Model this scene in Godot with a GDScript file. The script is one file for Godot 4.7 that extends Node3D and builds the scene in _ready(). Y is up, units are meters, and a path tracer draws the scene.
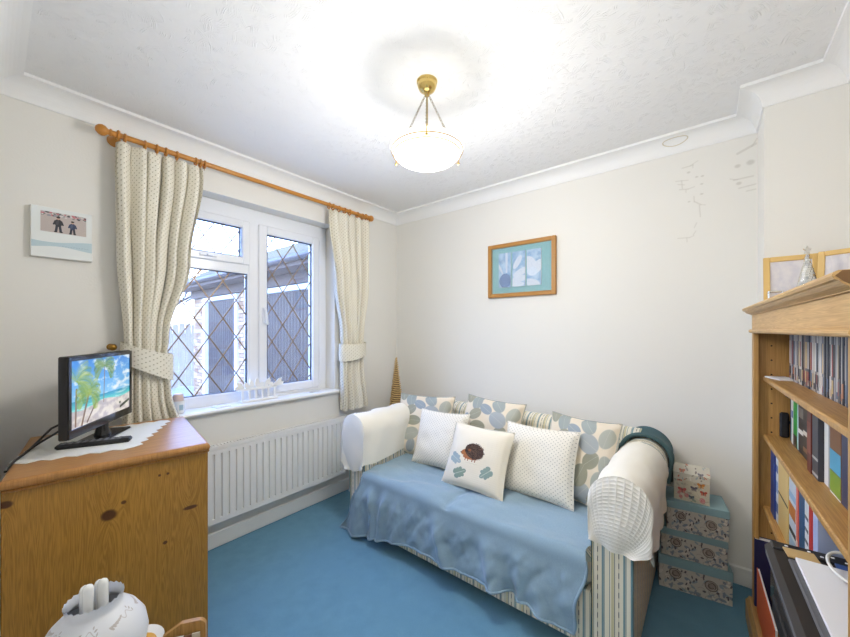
extends Node3D

# ------------------------------------------------------------------ constants
const X1 := 2.549      # where the boxed corner starts along the back wall
const ZP := 0.262      # face of the boxed corner
const X2 := 2.80       # right wall
const ZN := 2.462      # near wall (with the doorway)
const HC := 2.43       # ceiling

var M := {}
var taken := {}
var rng := RandomNumberGenerator.new()

# ------------------------------------------------------------------ mesh soup
class Soup:
	var P := PackedVector3Array()
	var N := PackedVector3Array()
	var U := PackedVector2Array()
	func tri(a, b, c, ua = Vector2.ZERO, ub = Vector2.ZERO, uc = Vector2.ZERO):
		var n = (b - a).cross(c - a)
		if n.length_squared() < 1e-16: return
		n = n.normalized()
		P.append(a); P.append(c); P.append(b)
		N.append(n); N.append(n); N.append(n)
		U.append(ua); U.append(uc); U.append(ub)
	func quad(a, b, c, d, ua = Vector2(0, 1), ub = Vector2(1, 1), uc = Vector2(1, 0), ud = Vector2(0, 0)):
		tri(a, b, c, ua, ub, uc); tri(a, c, d, ua, uc, ud)
	func mq(a, b, c, d, basis_inv = Basis.IDENTITY):   # quad with metric uv by its facing
		var n = basis_inv * (b - a).cross(d - a)
		var f = []
		for p in [a, b, c, d]:
			var q = basis_inv * p
			if abs(n.x) >= abs(n.y) and abs(n.x) >= abs(n.z): f.append(Vector2(q.z, q.y))
			elif abs(n.y) >= abs(n.z): f.append(Vector2(q.x, q.z))
			else: f.append(Vector2(q.x, q.y))
		quad(a, b, c, d, f[0], f[1], f[2], f[3])
	func box(c, s, bev = 0.0, b = Basis.IDENTITY):
		var h = s * 0.5
		var bi = b.inverse()
		var be = min(bev, min(h.x, min(h.y, h.z)) * 0.9)
		var pt = func(sx, sy, sz, ax):
			var v = Vector3(sx * h.x, sy * h.y, sz * h.z)
			if ax != 0: v.x -= sx * be
			if ax != 1: v.y -= sy * be
			if ax != 2: v.z -= sz * be
			return c + b * v
		for sg in [-1, 1]:
			var F = [
				[pt.call(sg, -1, -1, 0), pt.call(sg, 1, -1, 0), pt.call(sg, 1, 1, 0), pt.call(sg, -1, 1, 0)],
				[pt.call(-1, sg, -1, 1), pt.call(-1, sg, 1, 1), pt.call(1, sg, 1, 1), pt.call(1, sg, -1, 1)],
				[pt.call(-1, -1, sg, 2), pt.call(1, -1, sg, 2), pt.call(1, 1, sg, 2), pt.call(-1, 1, sg, 2)]]
			for f in F:
				if sg > 0: mq(f[0], f[1], f[2], f[3], bi)
				else: mq(f[3], f[2], f[1], f[0], bi)
		if be <= 0.0: return
		for i in [-1, 1]:
			for j in [-1, 1]:
				_e(pt.call(-1, i, j, 1), pt.call(1, i, j, 1), pt.call(1, i, j, 2), pt.call(-1, i, j, 2), i * j, bi)
				_e(pt.call(i, -1, j, 2), pt.call(i, 1, j, 2), pt.call(i, 1, j, 0), pt.call(i, -1, j, 0), i * j, bi)
				_e(pt.call(i, j, -1, 0), pt.call(i, j, 1, 0), pt.call(i, j, 1, 1), pt.call(i, j, -1, 1), i * j, bi)
				for k in [-1, 1]:
					var a0 = pt.call(i, j, k, 0); var a1 = pt.call(i, j, k, 1); var a2 = pt.call(i, j, k, 2)
					if i * j * k > 0: tri(a0, a1, a2)
					else: tri(a0, a2, a1)
	func _e(a, b, c, d, sg, bi):
		if sg > 0: mq(d, c, b, a, bi)
		else: mq(a, b, c, d, bi)
	func grid(nu, nv, f, us = 1.0, vs = 1.0, flip = false):
		var V = []; var T = []; var NN = []
		for j in nv + 1:
			for i in nu + 1:
				V.append(f.call(float(i) / nu, float(j) / nv)); T.append(Vector2(us * i / nu, vs * j / nv)); NN.append(Vector3.ZERO)
		var w = nu + 1
		for j in nv:
			for i in nu:
				var a = j * w + i
				for t in [[a, a + 1, a + w + 1], [a, a + w + 1, a + w]]:
					var n = (V[t[1]] - V[t[0]]).cross(V[t[2]] - V[t[0]])
					for k in t: NN[k] += n
		# weld seams so that closed shapes shade smoothly
		for j in nv + 1:
			if V[j * w].distance_squared_to(V[j * w + nu]) < 1e-12:
				var s = NN[j * w] + NN[j * w + nu]; NN[j * w] = s; NN[j * w + nu] = s
		for i in w:
			if V[i].distance_squared_to(V[nv * w + i]) < 1e-12:
				var s2 = NN[i] + NN[nv * w + i]; NN[i] = s2; NN[nv * w + i] = s2
		for e in [0, nv * w]:
			if V[e].distance_squared_to(V[e + int(nu * 0.37)]) < 1e-12:
				var s3 = Vector3.ZERO
				for i in w: s3 += NN[e + i]
				for i in w: NN[e + i] = s3
		for j in nv:
			for i in nu:
				var a = j * w + i
				for t in [[a, a + 1, a + w + 1], [a, a + w + 1, a + w]]:
					var o = [t[0], t[2], t[1]] if not flip else t
					for k in o:
						P.append(V[k]); U.append(T[k])
						var nn = NN[k].normalized()
						N.append(-nn if flip else nn)
	func lathe(prof, seg, o = Vector3.ZERO, b = Basis.IDENTITY):    # prof: Vector2(radius, height)
		var m = prof.size() - 1
		grid(seg, m, func(u, v):
			var q = prof[clampi(int(round(v * m)), 0, m)]
			return o + b * Vector3(cos(u * TAU) * q.x, q.y, -sin(u * TAU) * q.x), 1.0, 1.0, false)
	func tube(pts, r, seg = 8, closed = false):
		var m = pts.size()
		var fr = []
		var up = Vector3(0.13, 1, 0.07).normalized()
		for i in m:
			var a = pts[(i - 1 + m) % m] if closed else pts[max(i - 1, 0)]
			var c = pts[(i + 1) % m] if closed else pts[min(i + 1, m - 1)]
			var t = (c - a).normalized()
			var s = t.cross(up)
			if s.length() < 0.05: s = t.cross(Vector3(1, 0, 0.1))
			s = s.normalized()
			fr.append([s, s.cross(t).normalized()])
			up = fr[i][1]
		var n = m if closed else m - 1
		grid(seg, n, func(u, v):
			var i = int(round(v * n)) % m
			var rr = r[i] if r is Array else r
			return pts[i] + (fr[i][0] * cos(u * TAU) + fr[i][1] * sin(u * TAU)) * rr, 1.0, 1.0, true)
		if not closed:
			for e in [0, m - 1]:
				var rr = r[e] if r is Array else r
				for k in seg:
					var a1 = TAU * k / seg; var a2 = TAU * (k + 1) / seg
					var p1 = pts[e] + (fr[e][0] * cos(a1) + fr[e][1] * sin(a1)) * rr
					var p2 = pts[e] + (fr[e][0] * cos(a2) + fr[e][1] * sin(a2)) * rr
					if e == 0: tri(pts[e], p2, p1)
					else: tri(pts[e], p1, p2)
	func prism(poly, z0, z1, xf = Transform3D.IDENTITY, capuv = 1.0):   # 2D outline (counter-clockwise) extruded along local z
		var n = poly.size()
		var L = 0.0
		for i in n:
			var a = poly[i]; var b = poly[(i + 1) % n]
			var l2 = L + a.distance_to(b)
			quad(xf * Vector3(a.x, a.y, z1), xf * Vector3(a.x, a.y, z0), xf * Vector3(b.x, b.y, z0), xf * Vector3(b.x, b.y, z1), Vector2(z1, L), Vector2(z0, L), Vector2(z0, l2), Vector2(z1, l2))
			L = l2
		var T = Geometry2D.triangulate_polygon(poly)
		for i in range(0, T.size(), 3):
			var a = poly[T[i]]; var b = poly[T[i + 1]]; var c = poly[T[i + 2]]
			if (b - a).cross(c - a) < 0:
				var q = b; b = c; c = q
			tri(xf * Vector3(a.x, a.y, z1), xf * Vector3(b.x, b.y, z1), xf * Vector3(c.x, c.y, z1), a * capuv, b * capuv, c * capuv)
			tri(xf * Vector3(a.x, a.y, z0), xf * Vector3(c.x, c.y, z0), xf * Vector3(b.x, b.y, z0), a * capuv, c * capuv, b * capuv)
	func mesh():
		var A = []; A.resize(Mesh.ARRAY_MAX)
		A[Mesh.ARRAY_VERTEX] = P; A[Mesh.ARRAY_NORMAL] = N; A[Mesh.ARRAY_TEX_UV] = U
		var m = ArrayMesh.new(); m.add_surface_from_arrays(Mesh.PRIMITIVE_TRIANGLES, A)
		return m

# ------------------------------------------------------------------ drawing on images
class Cv:
	var im
	var w
	var h
	func _init(ww, hh, c):
		w = ww; h = hh
		im = Image.create(w, h, false, Image.FORMAT_RGB8); im.fill(c)
	func ell(cx, cy, rx, ry, rot, c, soft = 0.0, wrap = false):
		var R = max(rx, ry) + 1
		var cs = cos(rot); var sn = sin(rot)
		for y in range(int(cy - R), int(cy + R) + 1):
			for x in range(int(cx - R), int(cx + R) + 1):
				var dx = x - cx; var dy = y - cy
				var a = (dx * cs + dy * sn) / rx; var b = (-dx * sn + dy * cs) / ry
				var d = a * a + b * b
				if d > 1.0: continue
				put(x, y, c, 1.0 if soft <= 0 else clampf((1.0 - d) / soft, 0, 1), wrap)
	func put(x, y, c, k = 1.0, wrap = false):
		if wrap: x = posmod(x, w); y = posmod(y, h)
		elif x < 0 or y < 0 or x >= w or y >= h: return
		im.set_pixel(x, y, c if k >= 1.0 else im.get_pixel(x, y).lerp(c, k))
	func line(x0, y0, x1, y1, wd, c, k = 1.0, wrap = false):
		var a = Vector2(x0, y0); var b = Vector2(x1, y1)
		var r = max(wd * 0.5, 0.5)
		for y in range(int(min(y0, y1) - r - 1), int(max(y0, y1) + r + 2)):
			for x in range(int(min(x0, x1) - r - 1), int(max(x0, x1) + r + 2)):
				var q = Geometry2D.get_closest_point_to_segment(Vector2(x, y), a, b)
				var d = q.distance_to(Vector2(x, y))
				if d < r + 0.5: put(x, y, c, k * clampf(r + 0.5 - d, 0, 1), wrap)
	func poly(pts, c):
		var mn = pts[0]; var mx = pts[0]
		for p in pts: mn = mn.min(p); mx = mx.max(p)
		for y in range(int(mn.y), int(mx.y) + 1):
			for x in range(int(mn.x), int(mx.x) + 1):
				if Geometry2D.is_point_in_polygon(Vector2(x, y), pts): put(x, y, c)
	func tex():
		im.generate_mipmaps()
		return ImageTexture.create_from_image(im)

func col(r, g, b): return Color(r / 255.0, g / 255.0, b / 255.0)

func mat(key, c, rough = 0.6, metal = 0.0, tex = null, scale = Vector3.ONE, nrm = null, nscale = 1.0):
	var m = StandardMaterial3D.new()
	m.resource_name = key
	m.albedo_color = c; m.roughness = rough; m.metallic = metal
	if tex: m.albedo_texture = tex
	m.uv1_scale = scale
	if nrm: m.normal_enabled = true; m.normal_texture = nrm; m.normal_scale = nscale
	M[key] = m
	return m

# ------------------------------------------------------------------ scene tree helpers
func numbered(n):
	if not taken.has(n):
		taken[n] = 0
		return n
	taken[n] += 1
	return "%s_%03d" % [n, taken[n]]
func tag(o, label, cat, group = "", kind = ""):
	o.set_meta("label", label); o.set_meta("category", cat)
	if group != "": o.set_meta("group", group)
	if kind != "": o.set_meta("kind", kind)
	return o
func thing(n, label, cat, at = Vector3.ZERO, turn = 0.0, group = "", kind = ""):
	var o = Node3D.new(); o.name = numbered(n); add_child(o)
	o.position = at; o.rotation.y = turn
	return tag(o, label, cat, group, kind)
func part(parent, n, s, m, label = ""):
	var o = MeshInstance3D.new(); o.name = n
	o.mesh = s.mesh() if s is Soup else s
	o.material_override = m
	o.cast_shadow = GeometryInstance3D.SHADOW_CASTING_SETTING_ON
	parent.add_child(o, true)
	if label != "": o.set_meta("label", label)
	return o
func solo(n, s, m, label, cat, at = Vector3.ZERO, turn = 0.0, group = "", kind = ""):
	var o = MeshInstance3D.new(); o.name = numbered(n)
	o.mesh = s.mesh() if s is Soup else s
	o.material_override = m
	o.cast_shadow = GeometryInstance3D.SHADOW_CASTING_SETTING_ON
	add_child(o)
	o.position = at; o.rotation.y = turn
	return tag(o, label, cat, group, kind)
func struct(n, s, m, label, cat): return solo(n, s, m, label, cat, Vector3.ZERO, 0.0, "", "structure")
func sbox(c, s, bev = 0.0, b = Basis.IDENTITY):
	var k = Soup.new(); k.box(c, s, bev, b); return k
func span(a, b, bev = 0.0):     # box between two corners
	return sbox((a + b) * 0.5, (b - a).abs(), bev)

# ------------------------------------------------------------------ textures
func noise(seed_, freq, oct = 3):
	var n = FastNoiseLite.new(); n.seed = seed_; n.frequency = freq; n.fractal_octaves = oct
	n.noise_type = FastNoiseLite.TYPE_SIMPLEX_SMOOTH
	return n
func wood_tex(sz, base, dark, seed_, along_u, streak = 1.0, knots = 0):
	var c = Cv.new(sz, sz, base)
	var n1 = noise(seed_, 0.02, 3); var n2 = noise(seed_ + 1, 0.13, 2)
	var r = RandomNumberGenerator.new(); r.seed = seed_
	var K = []
	for i in knots: K.append(Vector3(r.randf() * sz, r.randf() * sz, r.randf_range(0.008, 0.018) * sz))
	for y in sz:
		for x in sz:
			var a = x; var b = y
			if along_u: a = y; b = x
			# blend two copies so that the texture repeats along the grain
			var w = float(b) / sz
			var warp = 0.0
			for k in K:
				var dd = Vector2(a - k.x, (b - k.y) * 0.45).length()
				warp += k.z * 2.2 * exp(-dd / (k.z * 1.6)) * sign(a - k.x)
			var g = lerpf(n1.get_noise_2d((a + warp) * 2.2, b * 0.09), n1.get_noise_2d((a + warp) * 2.2, (b - sz) * 0.09), w)
			var ring = 0.5 + 0.5 * sin(g * 26.0)
			var fib = n2.get_noise_2d(a * 3.0, b * 0.10)
			var t = clampf(0.42 * ring * streak + 0.25 * fib * streak + 0.12 + g * 0.3, 0, 1)
			var cc = base.lerp(dark, t)
			for k in K:
				var dk = Vector2(a - k.x, (b - k.y) * 0.6).length() / k.z
				if dk < 1.0: cc = cc.lerp(dark.darkened(0.45), clampf((1.0 - dk) * 3.0, 0, 1))
			c.im.set_pixel(x, y, cc)
	return c.tex()
func normal_from(f, sz, strength):     # tiling normal map of a height function given in pixels
	var im = Image.create(sz, sz, false, Image.FORMAT_RGB8)
	var H = PackedFloat32Array(); H.resize(sz * sz)
	for y in sz:
		for x in sz: H[y * sz + x] = f.call(x, y)
	for y in sz:
		for x in sz:
			var dx = H[y * sz + (x + 1) % sz] - H[y * sz + (x - 1 + sz) % sz]
			var dy = H[((y + 1) % sz) * sz + x] - H[((y - 1 + sz) % sz) * sz + x]
			var n = Vector3(-dx * strength, dy * strength, 1.0).normalized()
			im.set_pixel(x, y, Color(n.x * 0.5 + 0.5, n.y * 0.5 + 0.5, n.z * 0.5 + 0.5))
	im.generate_mipmaps()
	return ImageTexture.create_from_image(im)
func artex_normal():
	var sz = 1024
	var H = PackedFloat32Array(); H.resize(sz * sz)
	var r = RandomNumberGenerator.new(); r.seed = 5
	for k in 900:       # bristle strokes of a stippling brush dragged in short arcs
		var cx = r.randf() * sz; var cy = r.randf() * sz
		var rad = r.randf_range(30, 160); var a0 = r.randf() * TAU; var da = r.randf_range(0.12, 0.6)
		var teeth = r.randi_range(1, 5)
		var amp = r.randf_range(0.3, 1.0)
		for t in teeth:
			var rr = rad + t * r.randf_range(5.5, 8.0)
			var steps = int(rr * da)
			for s in steps:
				var f = float(s) / steps
				var e = sin(f * PI) * amp
				var x = cx + cos(a0 + da * f) * rr; var y = cy + sin(a0 + da * f) * rr
				for oy in range(-2, 3):
					for ox in range(-2, 3):
						var q = exp(-(ox * ox + oy * oy) * 0.45) * e
						var id = posmod(int(y) + oy, sz) * sz + posmod(int(x) + ox, sz)
						if q > H[id]: H[id] = q
	var nz = noise(8, 0.03, 3)
	return normal_from(func(x, y): return H[y * sz + x] + 0.10 * nz.get_noise_2d(x, y) * min(1.0, min(min(x, sz - x), min(y, sz - y)) / 40.0), sz, 1.1)

# ------------------------------------------------------------------ the scene
func _ready():
	# camera: level, lens shifted so that uprights stay upright
	var cam = Camera3D.new(); cam.name = "camera"
	var near = 0.03
	var size = 2.0 * near * 318.5 / 350.66
	cam.set_frustum(size, Vector2(-0.65, 11.57) / 637.0 * size, near, 120.0)
	cam.position = Vector3(2.3538, 1.33, 2.463); cam.rotation_degrees.y = 38.92
	add_child(cam); cam.current = true
	# sky: bright overcast with a little blue
	var we = WorldEnvironment.new(); we.name = "environment"
	var env = Environment.new()
	env.background_mode = Environment.BG_SKY
	var sky = Sky.new(); var sm = ProceduralSkyMaterial.new()
	sm.sky_top_color = Color(0.52, 0.68, 1.0); sm.sky_horizon_color = Color(0.76, 0.86, 1.0)
	sm.ground_bottom_color = Color(0.42, 0.41, 0.40); sm.ground_horizon_color = Color(0.62, 0.62, 0.62)
	sm.sky_energy_multiplier = 1.0; sm.ground_energy_multiplier = 0.5
	sm.sun_angle_max = 0.0
	sky.sky_material = sm; env.sky = sky
	env.background_energy_multiplier = 9.0
	env.ambient_light_source = Environment.AMBIENT_SOURCE_DISABLED
	env.tonemap_mode = Environment.TONE_MAPPER_LINEAR
	env.tonemap_exposure = 1.5
	env.sdfgi_enabled = true; env.ssao_enabled = true; env.ssil_enabled = true
	we.environment = env; add_child(we)
	# unseen fill light added behind the camera, shining in through the doorway
	lamp_light("landing_fill_light", Vector3(2.2, 1.75, 3.4), 0.38, Color(1.0, 0.985, 0.97), 0.15)

	make_materials()
	build_shell()
	build_window()
	build_outside()
	build_chest()
	build_sofa()
	build_bookcase()
	build_curtains()
	build_radiator()
	build_pendant()
	build_cushions()
	build_books()
	build_printer()
	build_pictures()
	build_boxes()
	build_small_things()
	build_table_lamp()

func lamp_light(n, at, energy, c, r):
	var l = OmniLight3D.new(); l.name = n
	l.position = at; l.light_energy = energy; l.light_color = c; l.light_size = r
	l.omni_range = 8.0; l.omni_attenuation = 2.0; l.shadow_enabled = true
	add_child(l)
	return l

# ------------------------------------------------------------------ room shell
func build_shell():
	var s
	struct("floor", span(Vector3(-0.02, -0.12, -0.02), Vector3(2.92, 0, 3.92)), M.carpet, "teal blue fitted carpet covering the whole floor", "carpet")
	struct("ceiling", span(Vector3(-0.25, HC, -0.2), Vector3(2.95, HC + 0.12, 3.92)), M.ceiling_artex, "white ceiling with swirled brushed plaster texture", "ceiling")
	s = Soup.new()      # window wall with its opening
	s.box(Vector3(-0.125, 0.41, 1.87), Vector3(0.25, 0.82, 4.1)); s.box(Vector3(-0.125, 2.30, 1.87), Vector3(0.25, 0.26, 4.1))
	s.box(Vector3(-0.125, 1.495, 0.27), Vector3(0.25, 1.35, 0.90)); s.box(Vector3(-0.125, 1.495, 2.90), Vector3(0.25, 1.35, 2.04))
	struct("wall_window", s, M.wall_paint, "cream painted wall holding the white window", "wall")
	struct("wall_back", span(Vector3(0, 0, -0.14), Vector3(X2 + 0.12, HC, 0)), M.wall_back_paint, "cream painted wall behind the sofa with faint scuff marks", "wall")
	struct("wall_corner_boxing", span(Vector3(X1, 0, 0), Vector3(X2, HC, ZP)), M.wall_paint, "boxed out cream corner of wall beside the bookcase", "wall")
	struct("wall_right", span(Vector3(X2, 0, 0), Vector3(X2 + 0.12, HC, 3.9)), M.wall_paint, "cream painted wall behind the bookcase", "wall")
	s = Soup.new()      # near wall with the doorway that the camera stands in
	s.box(Vector3(0.96, HC / 2, ZN + 0.05), Vector3(1.92, HC, 0.1)); s.box(Vector3(2.36, 2.23, ZN + 0.05), Vector3(0.88, 0.4, 0.1))
	struct("wall_near", s, M.wall_paint, "cream painted wall pierced by the doorway", "wall")
	s = Soup.new()      # landing outside the doorway
	s.box(Vector3(1.60, HC / 2, 3.24), Vector3(0.1, HC, 1.36)); s.box(Vector3(2.2, HC / 2, 3.87), Vector3(1.3, HC, 0.1))
	struct("wall_landing", s, M.wall_paint, "cream landing walls outside the doorway", "wall")
	# coving swept round the room
	var C = [[0, 0, 1, 1], [X1, 0, -1, 1], [X1, ZP, -1, 1], [X2, ZP, -1, 1], [X2, ZN, -1, -1], [0, ZN, 1, -1]]
	var prof = [Vector2(0, 2.3386), Vector2(0.006, 2.3386), Vector2(0.008, 2.345)]
	for k in 9:
		var a = PI - PI / 2 * (k + 1) / 9.0
		prof.append(Vector2(0.078 + 0.070 * cos(a), 2.345 + 0.070 * sin(a)))
	prof.append_array([Vector2(0.0857, 2.416), Vector2(0.0857, HC)])
	s = Soup.new()
	for i in 6:
		var a = C[i]; var b = C[(i + 1) % 6]
		for k in prof.size() - 1:
			var p = prof[k]; var q = prof[k + 1]
			s.quad(Vector3(b[0] + b[2] * p.x, p.y, b[1] + b[3] * p.x), Vector3(a[0] + a[2] * p.x, p.y, a[1] + a[3] * p.x), Vector3(a[0] + a[2] * q.x, q.y, a[1] + a[3] * q.x), Vector3(b[0] + b[2] * q.x, q.y, b[1] + b[3] * q.x))
	var cov = struct("trim_1", s, M.coving_paint, "white concave plaster coving running round the ceiling", "coving")
	# oval filler ring on the coving, above the scuffed wall
	s = Soup.new()
	var ring = []
	for k in 28:
		var a = TAU * k / 28
		var dd = 0.036 + 0.019 * sin(a)
		var t = PI - PI / 2 * clampf((dd - 0.008) / 0.07, 0, 1)
		# point on the cove for this distance from the wall
		var cx2 = clampf((dd - 0.078) / 0.070, -1, 0)
		ring.append(Vector3(2.205 + 0.058 * cos(a), 2.345 + 0.070 * sqrt(max(0.0, 1 - cx2 * cx2)), dd))
	s.tube(ring, 0.0028, 6, true)
	part(cov, "filler_ring", s, M.plain_cream, "faint beige oval ring on the coving")
	# skirting boards
	var sk = func(n, a, b, label):
		struct(n, span(a, b, 0.006), M.gloss_white, label, "skirting")
	sk.call("baseboard_window", Vector3(0, 0, 0), Vector3(0.015, 0.098, ZN), "white skirting board under the radiator")
	sk.call("baseboard_back", Vector3(0.016, 0, 0), Vector3(X1, 0.098, 0.015), "white skirting board behind the sofa and boxes")
	sk.call("baseboard_corner", Vector3(X1 - 0.015, 0, 0.016), Vector3(X1, 0.098, ZP), "short white skirting board on the boxed corner")
	sk.call("baseboard_near", Vector3(0.016, 0, ZN - 0.015), Vector3(1.92, 0.098, ZN), "white skirting board along the doorway wall")

# ------------------------------------------------------------------ window
func lattice(parent, za, zb, ya, yb, x, z0, y0):
	var dz = 0.165; var dy = 0.245
	var slope = dy / dz
	for sg in [-1, 1]:
		for k in range(-14, 15):
			# y = y0 + sg * slope * (z - z0) + k * dy
			var pts = []
			for zz in [za, zb]:
				var yy = y0 + sg * slope * (zz - z0) + k * dy
				if yy >= ya and yy <= yb: pts.append(Vector2(zz, yy))
			for yy in [ya, yb]:
				var zz = z0 + (yy - y0 - k * dy) / (sg * slope)
				if zz > za and zz < zb: pts.append(Vector2(zz, yy))
			if pts.size() < 2: continue
			var d = pts[1] - pts[0]
			if d.length() < 0.02: continue
			var b = Basis(Vector3(1, 0, 0), atan2(-d.y, d.x))
			var m = (pts[0] + pts[1]) * 0.5
			part(parent, "lead_strip", sbox(Vector3(x, m.y, m.x), Vector3(0.004, 0.0072, d.length()), 0.001, b), M.lead)
func rect_frame(s, x0, x1, za, zb, ya, yb, w, bev = 0.006):
	s.box(Vector3((x0 + x1) / 2, (ya + yb) / 2, za + w / 2), Vector3(x1 - x0, yb - ya, w), bev)
	s.box(Vector3((x0 + x1) / 2, (ya + yb) / 2, zb - w / 2), Vector3(x1 - x0, yb - ya, w), bev)
	s.box(Vector3((x0 + x1) / 2, ya + w / 2, (za + zb) / 2), Vector3(x1 - x0, w, zb - za - 2 * w + 0.004), bev)
	s.box(Vector3((x0 + x1) / 2, yb - w / 2, (za + zb) / 2), Vector3(x1 - x0, w, zb - za - 2 * w + 0.004), bev)
func build_window():
	var w = thing("window_1", "white plastic window with diamond leaded panes", "window", Vector3.ZERO, 0.0, "", "structure")
	var s = Soup.new()
	rect_frame(s, -0.18, -0.112, 0.72, 1.88, 0.845, 2.17, 0.066)
	s.box(Vector3(-0.146, 1.505, 1.315), Vector3(0.066, 1.20, 0.07), 0.006)          # mullion
	s.box(Vector3(-0.146, 1.752, 1.585), Vector3(0.066, 0.06, 0.48), 0.006)           # transom
	s.box(Vector3(-0.1462, 2.107, 1.30), Vector3(0.0674, 0.11, 1.148), 0.006)
	part(w, "frame", s, M.upvc)
	s = Soup.new(); rect_frame(s, -0.165, -0.098, 0.795, 1.285, 0.872, 2.075, 0.060); part(w, "casement_sash", s, M.upvc)
	s = Soup.new(); rect_frame(s, -0.165, -0.098, 1.345, 1.84, 1.775, 2.075, 0.050); part(w, "fanlight_sash", s, M.upvc)
	s = Soup.new(); rect_frame(s, -0.16, -0.108, 1.345, 1.83, 0.905, 1.728, 0.014, 0.003); part(w, "glazing_bead", s, M.upvc)
	var seal = Soup.new()
	for q in [[0.853, 1.219, 0.930, 2.017], [1.402, 1.791, 1.827, 2.026], [1.358, 1.817, 0.918, 1.715]]:
		rect_frame(seal, -0.140, -0.118, q[0], q[1], q[2], q[3], 0.005, 0.0)
	part(w, "rubber_seal", seal, M.black_plastic, "thin black rubber seal around the glass")
	for q in [[0.853, 1.219, 0.930, 2.017, 1.01, 1.98], [1.402, 1.791, 1.827, 2.026, 1.455, 1.93], [1.358, 1.817, 0.918, 1.715, 1.425, 1.53]]:
		var p = part(w, "pane", sbox(Vector3(-0.135, (q[2] + q[3]) / 2, (q[0] + q[1]) / 2), Vector3(0.004, q[3] - q[2], q[1] - q[0])), M.glass)
		lattice(p, q[0], q[1], q[2], q[3], -0.1305, q[4], q[5])
	s = Soup.new()       # casement handle
	s.box(Vector3(-0.094, 1.44, 1.250), Vector3(0.010, 0.11, 0.024), 0.004)
	s.box(Vector3(-0.080, 1.475, 1.250), Vector3(0.024, 0.024, 0.020), 0.005)
	s.box(Vector3(-0.072, 1.425, 1.244), Vector3(0.014, 0.12, 0.018), 0.006, Basis(Vector3(1, 0, 0), 0.12))
	part(w, "handle", s, M.upvc)
	s = Soup.new(); s.box(Vector3(-0.092, 1.803, 1.606), Vector3(0.012, 0.018, 0.10), 0.004); s.box(Vector3(-0.08, 1.803, 1.60), Vector3(0.016, 0.014, 0.035), 0.004)
	part(w, "latch", s, M.upvc)
	s = Soup.new()
	var P = PackedVector2Array([Vector2(-0.112, 0.822), Vector2(0.022, 0.822), Vector2(0.032, 0.827), Vector2(0.036, 0.836), Vector2(0.032, 0.845), Vector2(0.022, 0.850), Vector2(-0.112, 0.850)])
	s.prism(P, 0.66, 1.90)
	struct("window_sill", s, M.gloss_white, "white gloss window sill board with rounded front edge", "sill")

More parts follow.
